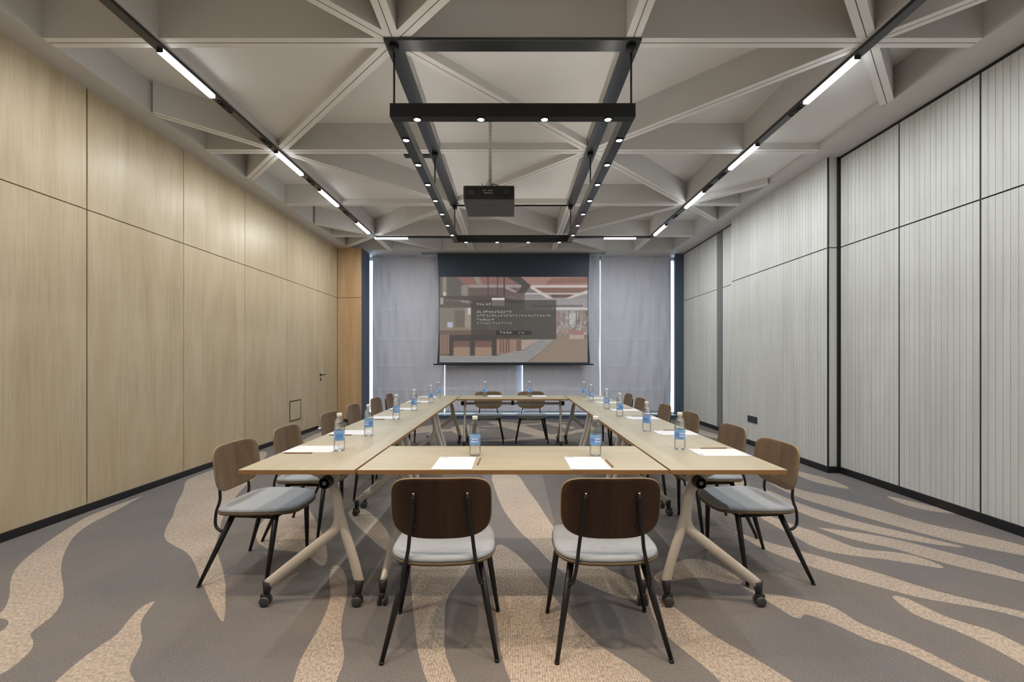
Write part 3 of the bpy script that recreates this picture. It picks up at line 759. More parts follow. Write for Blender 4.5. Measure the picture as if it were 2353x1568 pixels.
def make_chair(label, group):
    t = thing('meeting_chair', label, 'chair', group=group)
    mb = MB(); slab(mb, .436, .414, [(.25, .006), (.6, .0055), (.85, .004), (.94, .001), (.985, -.006)]); mb.build('seat_cushion', 'seat_fabric', t)
    mb = MB(); slab(mb, .413, .398, [(.3, 0), (.8, 0), (1.0, 0), (1.012, -.003)]); mb.build('seat_shell', 'shell_ply', t)
    # backrest
    n = 64; a, b = .226, .140
    def ring(sc):
        out = []
        for j in range(n):
            a_ = 2 * PI * j / n
            x, z = se(a, b, 5.2 if math.sin(a_) > 0 else 3.6, a_)
            if z < 0: x *= 1 - .05 * (z / b) ** 2
            out.append((x * sc, z * sc + .655 - (.010 * (x / a) ** 2 * 0)))
        return out
    V = []; F = []; MI = []
    th = .0055
    seq = [(.3, th), (.65, th), (.9, th), (.985, th), (1.0, th * .6), (1.0, -th * .6), (.985, -th), (.9, -th), (.65, -th), (.3, -th)]
    for sc, off in seq: V += [back_pt(x, z, off) for x, z in ring(sc)]
    for i in range(len(seq) - 1):
        for j in range(n):
            F.append((i * n + j, i * n + (j + 1) % n, (i + 1) * n + (j + 1) % n, (i + 1) * n + j))
            MI.append(0 if i < 3 else (2 if i > 5 else 1))
    F.append(list(range(n))); MI.append(0); F.append([(len(seq) - 1) * n + j for j in range(n)][::-1]); MI.append(2)
    mb = MB(); o = 0
    mb.v = V; mb.f = [list(f) for f in F]; mb.m = MI; mb.sm = [True] * len(F)
    mb.build('backrest', ['walnut', 'ply_edge', 'walnut_dark'], t)
    # under-seat ring that carries the legs
    mb = MB(); ringp = []
    for q in ((-.165, -.10), (-.19, .18), (.19, .18), (.165, -.10)): ringp.append((q[0], q[1], .386))
    for i in range(4): mb.tube([ringp[i], ringp[(i + 1) % 4]], .010, 8)
    mb.build('under_frame', 'black_metal', t)
    for s in (-1, 1):
        for (top, foot) in (((s * .165, -.085, .392), (s * .250, -.235, 0)), ((s * .19, .185, .392), (s * .254, .16, 0))):
            A = Vector(top); Bp = Vector(foot); lb = MB()
            lb.tube([A, A.lerp(Bp, .5), Bp + Vector((0, 0, .004))], [.0165, .0145, .0095], 12)
            lg = lb.build('leg', 'black_metal', t)
            fb = MB(); fb.tube([A.lerp(Bp, .975), Bp], [.0112, .0112], 10); fb.build('foot_cap', 'rubber', lg)
        # bent rod from the rear leg up to the backrest
        j0 = Vector((s * .165, -.085, .392)).lerp(Vector((s * .250, -.235, 0)), .22)
        xb = s * .118
        yb = lambda z: back_pt(xb, z, -.0055 - .010)[1]
        rod = bez([tuple(j0), (s * .182, -.150, .302), (s * .172, -.186, .330), (s * .158, -.193, .40), (s * .146, -.178, .47), (s * .138, yb(.54) - .004, .54), (s * .126, yb(.62), .62), (xb, yb(.715), .715)], 5)
        rb = MB(); rb.tube(rod, .0085, 10); rb.lathe([(.0085, 0), (.0085, .004), (.006, .008), (0, .009)], 10, 0, (xb, yb(.715), .714))
        rr = rb.build('back_support', 'black_metal', t)
        bb = MB()
        for z in (.575, .695):
            bx, by, bz = back_pt(xb + s * .002, z, -.0055)
            bb.box(bx - .014, bx + .014, by - .009, by + .001, z - .009, z + .009, 0, .003)
        bb.build('fixing_bracket', 'black_metal', rr)
        sb = MB(); bx, by, bz = back_pt(xb, .722, -.017); sb.lathe([(0, -.004), (.005, -.003), (.006, 0), (.005, .003), (0, .004)], 12, 0, (bx, by + .001, .7265)); sb.build('screw_cap', 'chrome', rr)
    return t

ORD = ['nearest', 'second', 'third', 'fourth', 'fifth', 'farthest']
def nth(k): return ORD[k]
ch = make_chair('wooden-backed chair seen from behind, the left one of the pair at the front table', 'chairs drawn up to the front table')
ch.location = (-.325, 2.196, 0); ch.rotation_euler = (0, 0, math.radians(2))
dup(ch, (.437, 2.196, 0), math.radians(1), 'wooden-backed chair seen from behind, the right one of the pair at the front table')
for k, (y, xr, dr) in enumerate([(2.86, -1.812, -1), (3.53, -1.82, 2), (4.46, -1.86, -2), (5.23, -1.90, 1), (6.11, -1.91, -1), (6.86, -1.93, 2)]):
    w = {0: 'chair nearest the camera', 5: 'chair farthest from the camera'}.get(k, ORD[k] + ' chair from the camera')
    dup(ch, (xr + .235, y, 0), -PI / 2 + math.radians(dr), 'grey-seated ' + w + ' in the row along the left oak wall', 'chairs along the left tables')
for k, (y, xr, dr) in enumerate([(2.885, 1.75, 2), (3.58, 1.80, -1), (4.46, 1.81, 2), (5.23, 1.82, -2), (6.11, 1.79, 1), (6.86, 1.82, 0)]):
    w = {0: 'chair nearest the camera', 5: 'chair farthest from the camera'}.get(k, ORD[k] + ' chair from the camera')
    dup(ch, (xr - .235, y, 0), PI / 2 + math.radians(dr), 'grey-seated ' + w + ' in the row along the pale right wall', 'chairs along the right tables')
dup(ch, (-.395, 7.20, 0), PI, 'chair facing the camera behind the far table, on the left', 'chairs behind the far table')
dup(ch, (.30, 7.20, 0), PI, 'chair facing the camera behind the far table, on the right', 'chairs behind the far table')

# ------------------------------------------------------------------ bottles
def make_bottle(label):
    t = thing('water_bottle', label, 'bottle', group='water bottles on the tables')
    pr = [(0, .004), (.014, .002), (.020, .0), (.027, .002), (.0315, .008), (.032, .016)]
    z = .020
    for k in range(3):
        pr += [(.0328, z), (.0328, z + .010), (.0312, z + .0125), (.0328, z + .015)]; z += .0155
    pr += [(.0315, .067), (.0315, .127), (.0330, .130)]
    z = .132
    for k in range(3):
        pr += [(.0332 - .0006 * k, z), (.0314 - .0008 * k, z + .005), (.0330 - .0010 * k, z + .010)]; z += .0115
    pr += [(.0300, .176), (.0260, .187), (.0210, .197), (.0165, .205), (.0145, .210), (.0170, .2115), (.0170, .2135), (.0132, .215), (.0130, .222), (0, .222)]
    MB().lathe(pr, 32).build('bottle_body', 'bottle', t)
    cp = MB(); cp.lathe([(.0150, .2152), (.0156, .2165), (.0156, .231), (.0148, .2335), (0, .234)], 28); cp.build('cap', 'cap_white', t)
    lb = MB(); n = 40
    V = []; F = []
    for zz in (.0665, .1275):
        for j in range(n): V.append((.0321 * math.cos(2 * PI * j / n), .0321 * math.sin(2 * PI * j / n), zz))
    for j in range(n): F.append((j, (j + 1) % n, n + (j + 1) % n, n + j))
    lb.add(V, F, 0, True); lb.build('bottle_label', 'label', t)
    return t
bt = make_bottle('clear blue-labelled water bottle by the left notepad on the front table')
bt.location = (-.222, 2.665, TT)
dup(bt, (.487, 2.66, TT), .4, 'clear blue-labelled water bottle by the right notepad on the front table')
L = [(-1.076, 2.81), (-1.068, 3.356), (-1.10, 4.28), (-1.09, 5.006), (-1.068, 5.907), (-1.10, 6.71)]
R = [(1.054, 2.854), (1.06, 3.58), (1.067, 4.51), (1.076, 5.18), (1.054, 6.09), (1.07, 6.79)]
def pos(k): return {0: 'nearest', 5: 'farthest'}.get(k, ORD[k])
for side_name, pts, r0 in (('left', L, 1.9), ('right', R, .3)):
    for k, (x, y) in enumerate(pts):
        dup(bt, (x, y, TT), r0 + k * .8, '%s of the six blue-labelled water bottles on the %s-hand tables' % (pos(k) + (' from the front' if 0 < k < 5 else ''), side_name))
dup(bt, (-.423, 6.87, TT), 1.2, 'water bottle on the far table in front of its left chair')
dup(bt, (.258, 6.87, TT), 2.4, 'water bottle on the far table in front of its right chair')

# ------------------------------------------------------------------ notepads and pencils
def make_pad(label):
    t = thing('notepad', label, 'notepad', group='white notepads on the tables')
    mb = MB()
    for k in range(3): mb.box(-.105 + .0004 * k, .105 - .0003 * k, -.1485 + .0003 * k, .1485, .0011 * k, .0011 * k + .0010, 0)
    mb.build('paper_sheets', 'paper', t)
    z0, z1 = .0032, .0034; lg = MB()
    # printed mark in the upper left corner: three small letter-like strokes
    def st(p, q, w=.0026): lg.bar((p[0], p[1], z1), (q[0], q[1], z1), w, .0003, 0)
    x, y = -.094, .127
    for a in ((0, .011, .004, 0), (.004, 0, .009, .011), (.0135, 0, .0135, .011), (.0135, .011, .019, .005), (.0235, .011, .0275, 0), (.0275, 0, .0315, .009), (.0315, .009, .0355, 0), (.0355, 0, .040, .011)):
        st((x + a[0], y + a[1]), (x + a[2], y + a[3]))
    lg.build('logo_mark', 'ink', t)
    ft = MB(); rnd = random.Random(3); xx = -.094
    for k in range(9):
        w = rnd.uniform(.002, .0045)
        if k != 5: ft.box(xx, xx + w, -.139, -.136, z0, z1, 0)
        xx += w + .0013
    ft.build('footer_print', 'ink', t)
    return t
def make_pencil(label):
    t = thing('pencil', label, 'pencil', group='pencils beside the notepads')
    r = .0036
    MB().tube([(0, -.0875, r), (0, .070, r)], r, 6, ref=(0, 0, 1)).build('pencil_shaft', 'pencil_paint', t)
    MB().tube([(0, .070, r), (0, .083, r), (0, .0875, r)], [r, .0012, .0004], 6, ref=(0, 0, 1)).build('pencil_point', 'pencil_tip', t)
    return t
pad = make_pad('white notepad at the front edge of the front table, behind the left chair')
pad.location = (-.3155, 2.472, TT)
dup(pad, (.4035, 2.472, TT), 0, 'white notepad at the front edge of the front table, behind the right chair')
pen = make_pencil('brown pencil right of the left notepad on the front table')
pen.location = (-.186, 2.50, TT); pen.rotation_euler = (0, 0, PI - .03)
dup(pen, (.526, 2.455, TT), PI + .02, 'brown pencil right of the right notepad on the front table')
PL = [2.85, 3.50, 4.385, 5.16, 6.03, 6.75]; PR = [2.75, 3.48, 4.36, 5.05, 5.94, 6.62]
for k, y in enumerate(PL):
    wh = pos(k) + (' from the front' if 0 < k < 5 else '')
    dup(pad, (-1.252, y, TT), -PI / 2 + random.uniform(-.02, .02), '%s of the six white notepads on the left-hand tables' % wh)
    dup(pen, (-1.30 + random.uniform(0, .02), y - .122, TT), PI / 2 + random.uniform(-.04, .04), '%s of the six brown pencils on the left-hand tables' % wh)
for k, y in enumerate(PR):
    wh = pos(k) + (' from the front' if 0 < k < 5 else '')
    dup(pad, (1.252, y, TT), PI / 2 + random.uniform(-.02, .02), '%s of the six white notepads on the right-hand tables' % wh)
    dup(pen, (1.29 + random.uniform(-.02, 0), y + .122, TT), -PI / 2 + random.uniform(-.04, .04), '%s of the six brown pencils on the right-hand tables' % wh)
dup(pad, (-.275, 6.965, TT), PI, 'white notepad on the far table beside its left bottle')
dup(pad, (.405, 6.965, TT), PI, 'white notepad on the far table beside its right bottle')
# ------------------------------------------------------------------ black channel frame on the lattice
t = thing('ceiling_channel_frame', 'flat dark grey rectangular channel fixed under the ceiling lattice above the pendant lamp', 'ceiling channel', (0, 5.105, H)); t['kind'] = 'thing'
hw = .062
for s in (-1, 1):
    MB().box(s * .877 - hw, s * .877 + hw, -1.755 - hw, 1.755, -.022, -.0005, 0, .002).build('side_channel', 'frame_metal', t)
MB().box(-.877 - hw, .877 + hw, -1.755 - hw - .001, -1.755 + hw, -.023, -.0005, 0, .002).build('front_channel', 'frame_metal', t)
MB().box(-.877 - hw, .877 + hw, 1.755 - .012, 1.755 + .012, -.021, -.0005, 0, .002).build('rear_channel', 'black_metal', t)

# small black detector box beside the channel
t = thing('ceiling_sensor', 'small flat black box under the ceiling lattice, left of the pendant rods', 'sensor', (-1.09, 5.20, H)); t['kind'] = 'thing'
MB().box(-.155, .155, -.04, .045, -.012, .02, 0, .004).build('sensor_body', 'black_metal', t)
MB().box(-.155, .155, -.043, -.03, .02, .05, 0).build('fixing_strip', 'black_metal', t)

# ------------------------------------------------------------------ pendant lamp: rectangular bar frame with 22 downlights
t = thing('pendant_lamp', 'black rectangular hanging frame with a ring of bright downlights over the tables', 'pendant lamp', (0, 5.105, 0))
Z0, Z1 = 3.094, 3.193
px, y0, y1, bwid = .90, -1.795, 1.795, .075
MB().box(-px, px, y0, y0 + bwid, Z0, Z1, 0, .002).build('frame_bar', 'black_metal', t)
MB().box(-px, px, y1 - bwid, y1, Z0, Z1, 0, .002).build('frame_bar', 'black_metal', t)
for s in (-1, 1):
    a, b = (-px, -px + bwid) if s < 0 else (px - bwid, px)
    MB().box(a, b, y0 + bwid, y1 - bwid, Z0 + .0005, Z1 - .0005, 0, .002).build('frame_bar', 'frame_metal', t)
    MB().box((a + b) / 2 - .018, (a + b) / 2 + .018, y0 + .12, y1 - .12, Z1 - .0005, Z1 + .003, 0).build('added_uplight_strip', 'added_uplight', t)  # added emitter on the bar tops, unseen from below
    MB().box(-.80, .80, s * 1.7575 - .018, s * 1.7575 + .018, Z1 - .0005, Z1 + .003, 0).build('added_uplight_strip', 'added_uplight', t)
    for dy in (-1.755, 0, 1.755):
        r = MB().tube([(s * .877, dy, Z1 - .01), (s * .877, dy, H - .03)], .008, 10).build('hanging_rod', 'rod', t)
        cb = MB(); cb.lathe([(.010, H - .075), (.016, H - .072), (.034, H - .058), (.036, H - .054), (.036, H - .0235), (0, H - .0235)], 20, 0, (s * .877, dy, 0)); cb.build('ceiling_rose', 'rod', r)
lights = [(x, y0 + bwid / 2) for x in (-.705, -.235, .235, .705)] + [(x, y1 - bwid / 2) for x in (-.705, -.235, .235, .705)]
lights += [(s * (px - bwid / 2), -1.44 + .467 * k) for s in (-1, 1) for k in range(7)]
ring0 = None; lens0 = None
for (x, y) in lights:
    if ring0 is None:
        rb = MB(); rb.lathe([(.026, 0), (.033, -.001), (.033, -.006), (.026, -.007), (.024, 0)], 22); ring0 = rb.build('downlight', 'black_metal', t); ro = ring0
        lb = MB(); lb.lathe([(0, -.003), (.0235, -.003), (.0235, -.001), (0, -.001)], 20); lens0 = lb.build('lens', 'lens_spot', ring0); lo = lens0
    else:
        ro = ring0.copy(); C.objects.link(ro); ro.parent = t
        lo = lens0.copy(); C.objects.link(lo); lo.parent = ro
    ro.location = (x, y, Z0)

# ------------------------------------------------------------------ U-shaped light track with glowing strips
TX, TY, TZ = 2.632, 8.62, H
t = thing('light_track', 'dark U-shaped light track under the ceiling lattice round three sides of the room', 'light track', (0, 0, TZ))
for s in (-1, 1):
    MB().box(s * TX - .036, s * TX + .036, YF + .35, TY + .036, -.030, -.0015, 0, .002).build('side_rail', 'track_metal', t)
MB().box(-TX + .036, TX - .036, TY - .030, TY + .030, -.030, -.0015, 0, .002).build('rear_rail', 'track_metal', t)
segs = {-1: [(-.55, .05), (1.05, 1.65), (1.95, 2.55), (3.375, 3.97), (5.035, 5.645), (6.165, 6.80), (7.62, 8.27)],
        1: [(-.55, .05), (.75, 1.35), (1.95, 2.55), (3.455, 4.065), (4.866, 5.48), (6.228, 6.88), (7.766, 8.385)]}
wall_nm = {-1: 'left oak wall', 1: 'right slatted wall'}
LAMPS = []
def strip(loc, length, rz, label):
    s = thing('linear_downlight', label, 'strip light', loc, rz, 'glowing strips in the ceiling track')
    MB().box(-.024, .024, -length / 2, length / 2, -.022, .0004, 0, .004).build('diffuser', 'lens_track', s)
    for e in (-1, 1): MB().box(-.0245, .0245, e * length / 2 - .0012, e * length / 2 + .0012, -.0225, .0004, 0).build('end_cap', 'track_metal', s)
    LAMPS.append((loc, length, rz))
for s in (-1, 1):
    vis = [q for q in segs[s] if q[0] > 2.6]
    for q in segs[s]:
        if q in vis: lab = '%s glowing strip in the track along the %s' % (['nearest', 'second nearest', 'second farthest', 'farthest'][vis.index(q)], wall_nm[s])
        else: lab = 'glowing strip in the track along the %s, %s the camera position' % (wall_nm[s], ['beside and behind', 'just ahead of', 'well ahead of'][min(2, segs[s].index(q))])
        strip((s * TX, (q[0] + q[1]) / 2, TZ - .030), q[1] - q[0], 0, lab)
strip((-2.305, TY, TZ - .030), .63, PI / 2, 'glowing strip at the left end of the rear track, above the blinds')
strip((2.04, TY, TZ - .030), .61, PI / 2, 'glowing strip at the right end of the rear track, above the blinds')
# unlit swivel spots set into the track between the strips
k = 0
for s, ys in ((-1, (4.14, 4.83, 5.90, 7.15)), (1, (4.20, 5.70, 6.08, 7.32))):
    for y in ys:
        sp = thing('track_spotlight', 'unlit black slot spotlight in the %s track, %s from the camera' % ('left' if s < 0 else 'right', ['nearest', 'second', 'third', 'farthest'][k % 4]), 'spotlight', (s * TX, y, TZ - .030), 0, 'unlit spots in the ceiling track'); k += 1
        n = 24; rim = MB(); V = []; F = []
        for rr, zz in ((1.0, 0), (1.0, -.007), (.80, -.007), (.80, -.002)):
            for j in range(n):
                a = 2 * PI * j / n; cx = .024 * rr * math.cos(a); cy = .024 * rr * math.sin(a) + math.copysign(.075, math.sin(a))
                V.append((cx, cy, zz))
        for i in range(3):
            for j in range(n): F.append((i * n + j, i * n + (j + 1) % n, (i + 1) * n + (j + 1) % n, (i + 1) * n + j))
        rim.add(V, F, 0, True); rim.build('slot_rim', 'black_metal', sp)
        hb = MB(); hb.tube([(0, -.05, -.004), (0, .05, -.004)], .014, 12, flat=.5, ref=(0, 0, 1)); hb.build('lamp_head', 'rubber', sp)

# spotlights on the lattice above the camera end (out of frame); they throw the pool of light in front of the tables
SPOTS = [(-1.755, 1.56), (-.6, 1.56), (.6, 1.56), (1.755, 1.56), (-.877, .42), (.877, .42)]
for i, (x, y) in enumerate(SPOTS):
    sp = thing('ceiling_spotlight', 'black cylinder spotlight under the lattice above the camera, %s' % ['far left', 'left of centre', 'right of centre', 'far right', 'left one just overhead', 'right one just overhead'][i], 'spotlight', (x, y, H), 0, 'spotlights above the camera end')
    MB().lathe([(0, 0), (.04, 0), (.04, -.09), (.034, -.09), (.030, -.05), (0, -.05)], 20).build('lamp_body', 'black_metal', sp)
    MB().lathe([(0, -.055), (.028, -.055)], 20).build('lens', 'lens_spot', sp)

# ------------------------------------------------------------------ projector
t = thing('projector', 'black ceiling projector on a white pole, its grille end towards the camera', 'projector', (-.2275, 4.56, 2.83))
mb = MB(); V = []; W = .245
mb.box(-W, W, -.245, .245, .010, .148, 0, .014, seg=3); mb.build('upper_shell', 'projector_black', t)
mb = MB(); mb.box(-W + .002, W - .002, -.243, .243, 0, .016, 0, .004, seg=2); mb.box(-.06, .05, -.12, .13, -.003, .002, 0, .001); mb.build('base_shell', 'projector_grey', t)
mb = MB(); mb.box(-.085, .085, -.2475, -.24, .055, .132, 0, .002); pn = mb.build('port_panel', 'projector_black', t)
for (x, z) in ((-.165, .078), (.165, .082)):
    vb = MB(); vb.lathe([(0, 0), (.030, 0), (.030, -.004), (.026, -.005), (0, -.004)], 24, 0, (x, -.2455, z), 'y')
    for j in range(-3, 4): vb.box(x + j * .008 - .0018, x + j * .008 + .0018, -.2515, -.249, z - .022, z + .022, 1)
    vb.build('fan_grille', ['projector_black', 'vent'], t)
rnd = random.Random(5); pb = MB(); xx = -.055
for row, z in enumerate((.098, .074)):
    xx = -.055
    for k in range(9):
        w = rnd.uniform(.005, .011)
        if rnd.random() < .75: pb.box(xx, xx + w, -.2482, -.2470, z - .004, z + .004 * rnd.uniform(.4, 1), 0)
        xx += w + .003
pb.build('port_print', 'port_white', pn)
mb = MB(); mb.tube([(0, .04, .17), (0, .04, HC - 2.83)], .018, 14)
for k in range(14): mb.box(-.004, .004, .0205, .0225, .30 + k * .045, .318 + k * .045, 1)
pole = mb.build('mount_pole', ['mount_white', 'pole_hole'], t)
mb = MB(); mb.lathe([(0, HC - 2.83 - .001), (.07, HC - 2.83 - .001), (.07, HC - 2.83 - .008), (.02, HC - 2.83 - .02)], 24, 0, (0, .04, 0)); mb.build('ceiling_flange', 'mount_white', pole)
mb = MB(); mb.box(-.05, .05, -.01, .09, .158, .178, 0, .004)
for sx in (-1, 1):
    for sy in (-1, 1): mb.bar((sx * .03, .04 + sy * .03, .165), (sx * .13, .04 + sy * .15, .150), .016, .010, 0)
mb.build('mount_bracket', 'black_metal', t)
cb = MB(); cb.tube(bez([(.02, .03, .26), (.05, .0, .21), (.09, -.04, .18), (.12, -.10, .165), (.10, -.19, .158), (.04, -.246, .16), (.03, -.262, .14), (.025, -.25, .118)]), .004, 8)
cb.tube(bez([(-.02, .03, .30), (-.045, -.02, .22), (-.06, -.13, .17), (-.066, -.245, .165), (-.055, -.262, .13), (-.04, -.25, .10)]), .0025, 8); cb.build('cable', 'rubber', t)

# ------------------------------------------------------------------ projection screen
SY = 10.0
t = thing('projection_screen', 'large black pull-down screen showing a projected picture of a lobby lounge', 'projection screen', (0, SY, 0))
zt, zb_ = 3.66, 1.215
def edge(s, z):
    f = (zt - z) / (zt - zb_)
    xc = 1.683 - .035 * math.sin(PI * min(1, f)) + .045 * max(0, f - .75) ** 1.2
    return .02 + s * xc
N = 30; V = []; F = []
for i in range(N + 1):
    z = zt + (zb_ - zt) * i / N
    V += [(edge(-1, z), 0, z), (edge(1, z), 0, z)]
for i in range(N): F.append((2 * i, 2 * i + 1, 2 * i + 3, 2 * i + 2))
f = MB().add(V, F).build('screen_fabric', 'screen_black', t); so = f.modifiers.new('thickness', 'SOLIDIFY'); so.thickness = .002; so.offset = 1
mb = MB(); mb.box(-1.755, 1.785, -.014, .014, zb_ - .028, zb_ + .004, 0, .006); mb.build('weight_bar', 'black_metal', t)
mb = MB()
for q in ((-2.0, 2.04, -.085, -.070), (-2.0, 2.04, .070, .085)): mb.box(q[0], q[1], q[2], q[3], H - .008, H - .0005, 0)
for q in (-2.0, 2.025): mb.box(q, q + .015, -.07, .07, H - .008, H - .0005, 0)
mb.box(-1.98, 2.02, -.07, .07, H - .003, H - .0005, 1)
mb.build('ceiling_slot', ['black_metal', 'screen_case'], t)

# the projected picture, painted cell by cell
PW, PH = 360, 208
img = np.zeros((PH, PW, 3)); yy, xx = np.mgrid[0:PH, 0:PW]; fx = (xx + .5) / PW; fy = (yy + .5) / PH
X = lambda c: (c - 65) / 2160.0
Y = lambda c: (c - 110) / 1250.0
rng = np.random.default_rng(4)
def rect(x0, y0, x1, y1, col, a=1.0):
    m = (fx >= X(x0)) & (fx < X(x1)) & (fy >= Y(y0)) & (fy < Y(y1)); img[m] = img[m] * (1 - a) + np.array(col) * a
def poly(pts, col, a=1.0):
    p = [(X(q[0]), Y(q[1])) for q in pts]; ins = np.zeros_like(fx, bool); n = len(p)
    for i in range(n):
        (xa, ya), (xb, yb_) = p[i], p[(i + 1) % n]
        if ya == yb_: continue
        c = ((ya > fy) != (yb_ > fy)) & (fx < (xb - xa) * (fy - ya) / (yb_ - ya) + xa); ins ^= c
    img[ins] = img[ins] * (1 - a) + np.array(col) * a
img[:] = (128, 118, 110)
rect(65, 110, 2225, 470, (132, 112, 108)); rect(65, 400, 1300, 900, (120, 108, 98))
poly([(65, 110), (320, 110), (430, 230), (490, 230), (490, 400), (65, 400)], (104, 98, 92))
rect(110, 110, 170, 380, (150, 138, 126)); rect(120, 330, 160, 385, (200, 194, 184)); rect(385, 230, 490, 500, (146, 138, 124))
poly([(330, 110), (760, 110), (900, 220), (420, 220)], (150, 104, 92)); poly([(560, 110), (640, 110), (690, 220), (620, 220)], (150, 138, 132))
poly([(760, 110), (1060, 110), (1240, 220), (760, 220)], (146, 104, 96)); rect(500, 225, 1260, 265, (164, 148, 142))
rect(480, 265, 1200, 390, (112, 92, 88)); poly([(980, 260), (1060, 260), (1220, 330), (1150, 335)], (166, 152, 144))
poly([(1250, 110), (2225, 110), (2225, 235), (1390, 235)], (172, 124, 116)); poly([(1700, 130), (2225, 110), (2225, 200), (1600, 215)], (150, 104, 86))
rect(1390, 232, 2225, 266, (206, 194, 192)); poly([(1400, 266), (2225, 266), (2225, 345), (1480, 345)], (142, 100, 82)); rect(1310, 345, 2225, 364, (208, 198, 196))
poly([(1310, 364), (2225, 364), (2225, 440), (1310, 440)], (146, 140, 138)); rect(1690, 368, 2000, 412, (120, 80, 68))
poly([(1370, 262), (1430, 255), (1720, 420), (1640, 425)], (206, 196, 194)); poly([(2225, 300), (2225, 345), (1960, 430), (1880, 430)], (204, 192, 190))
rect(1310, 425, 2225, 600, (158, 152, 152)); rect(1400, 525, 2160, 545, (96, 90, 90)); rect(1700, 560, 2225, 590, (206, 202, 202))
poly([(1050, 110), (1250, 110), (1400, 240), (1310, 350), (1170, 360), (1270, 240)], (84, 76, 72)); rect(1170, 345, 1310, 470, (112, 98, 94))
for x0 in (765, 905, 1003): rect(x0, 110, x0 + 14, 420, (84, 60, 56))
poly([(65, 390), (900, 380), (1300, 470), (1300, 500), (65, 430)], (88, 80, 74)); poly([(65, 440), (520, 500), (1300, 600), (65, 560)], (100, 90, 82))
rect(75, 410, 122, 515, (176, 164, 152)); rect(65, 560, 520, 900, (136, 124, 110)); rect(285, 600, 430, 850, (112, 104, 92)); rect(440, 560, 520, 960, (158, 146, 130))
rect(480, 560, 520, 660, (206, 198, 186)); rect(180, 770, 260, 870, (178, 182, 206)); rect(65, 850, 520, 900, (148, 124, 108))
for k in range(60):
    cx, cy = 330 + rng.random() * 200, 890 + rng.random() * 80; rect(cx, cy, cx + 14, cy + 10, tuple([rng.integers(90, 210)] * 3))
# lounge at the right
rect(1770, 590, 2225, 960, (162, 150, 144))
for k in range(420):
    cx, cy = 1770 + rng.random() * 450, 600 + rng.random() * 350; w, h = rng.random() * 40 + 8, rng.random() * 50 + 10
    rect(cx, cy, cx + w * .6, cy + h * .7, [(196, 190, 184), (120, 98, 90), (150, 114, 100), (186, 196, 188), (98, 84, 80), (206, 200, 196)][rng.integers(0, 6)], .6)
for c in (1795, 1870, 1945, 2055, 2095, 2165, 2200): rect(c, 600, c + 12, 820, (84, 70, 66), .8)
rect(1780, 620, 1860, 790, (150, 104, 96), .5); rect(1950, 640, 2050, 800, (196, 206, 198), .5); rect(2100, 590, 2200, 760, (150, 124, 104), .5); rect(1790, 850, 1960, 950, (150, 116, 100), .5)
poly([(1780, 960), (2225, 1000), (2225, 1360), (1380, 1360), (1560, 1180), (1760, 1030)], (150, 126, 108))
for k in range(40):
    a = 1020 + k * 9; rect(1400 + (1360 - a) * 1.0, a, 2225, a + 4, (158, 134, 116), .35)
rect(1960, 890, 2180, 990, (168, 112, 98), .8); rect(1960, 960, 2180, 1020, (200, 186, 180), .6)
# counter
rect(65, 890, 900, 1265, (118, 92, 82)); rect(190, 960, 1250, 1050, (74, 66, 64)); rect(190, 1050, 900, 1265, (74, 66, 62))
for (a, b) in ((270, 510), (580, 825)): rect(a, 1050, b, 1140, (124, 88, 76)); rect(a, 1140, b, 1265, (166, 130, 106))
for k in range(4): rect(75 + k * 36, 950, 97 + k * 36, 1240, (164, 124, 104))
rect(900, 1000, 1260, 1240, (160, 124, 104))
for k in range(4): rect(950 + k * 40, 970, 968 + k * 40, 1220, (110, 74, 62))
poly([(1190, 1030), (1260, 1030), (1260, 1190), (1190, 1200)], (132, 92, 76)); poly([(1260, 1030), (1560, 1020), (1260, 1190)], (172, 152, 138))
for _ in range(2):                                   # the projector is slightly out of focus
    q = np.pad(img, ((1, 1), (1, 1), (0, 0)), 'edge'); img = (q[1:-1, 1:-1] * 2 + q[:-2, 1:-1] + q[2:, 1:-1] + q[1:-1, :-2] + q[1:-1, 2:]) / 6
# patterned floor border
tile = np.where((np.abs((xx + 2 * (yy // 4 % 2)) % 6 - 2.5) + np.abs(yy % 4 - 1.5)) % 2.4 < 1.2, 188, 74) + rng.normal(0, 16, (PH, PW))
pm = np.zeros_like(fx, bool)
save = img.copy(); img[:] = 0; poly([(65, 1262), (900, 1268), (1150, 1200), (1300, 1190), (1560, 1020), (1740, 1030), (1560, 1180), (1350, 1360), (65, 1360)], (1, 1, 1)); pm = img[:, :, 0] > .5; img = save
img[pm] = np.repeat(tile[:, :, None], 3, 2)[pm] * np.array([1, .985, .97])
# translucent notice with lines of small characters
rect(530, 445, 1770, 1025, (66, 62, 58), .72); rect(825, 415, 1015, 447, (222, 214, 202)); rect(825, 447, 1015, 530, (112, 106, 102)); rect(890, 895, 1410, 955, (44, 40, 38), .9)
rect(770, 820, 900, 880, (110, 92, 64), .5)
def glyphs(x0, x1, y0, h, col, gap=44):
    x = x0
    while x < x1:
        for q in range(6):
            gx = x + rng.random() * 28; gy = y0 + rng.random() * h * .8
            if rng.random() < .5: rect(gx, gy, gx + 16, gy + 6, col, .85)
            else: rect(gx, gy, gx + 6.5, gy + h * .35, col, .85)
        x += gap
yel = (196, 194, 160)
glyphs(600, 790, 490, 34, yel); glyphs(600, 1100, 602, 34, yel); glyphs(600, 1670, 656, 34, (176, 174, 158)); glyphs(600, 860, 714, 34, yel); glyphs(610, 1120, 766, 34, (158, 156, 146))
glyphs(945, 1080, 908, 32, (206, 204, 196)); glyphs(1215, 1290, 908, 32, (170, 168, 160))
grey = img.mean(2, keepdims=True); img = img * .74 + grey * .26 * np.array([1.01, 1.0, .98])
soft = rng.normal(0, 1, (PH, PW // 3 + 1)).repeat(3, 1)[:, :PW, None]; img *= 1 + .012 * soft
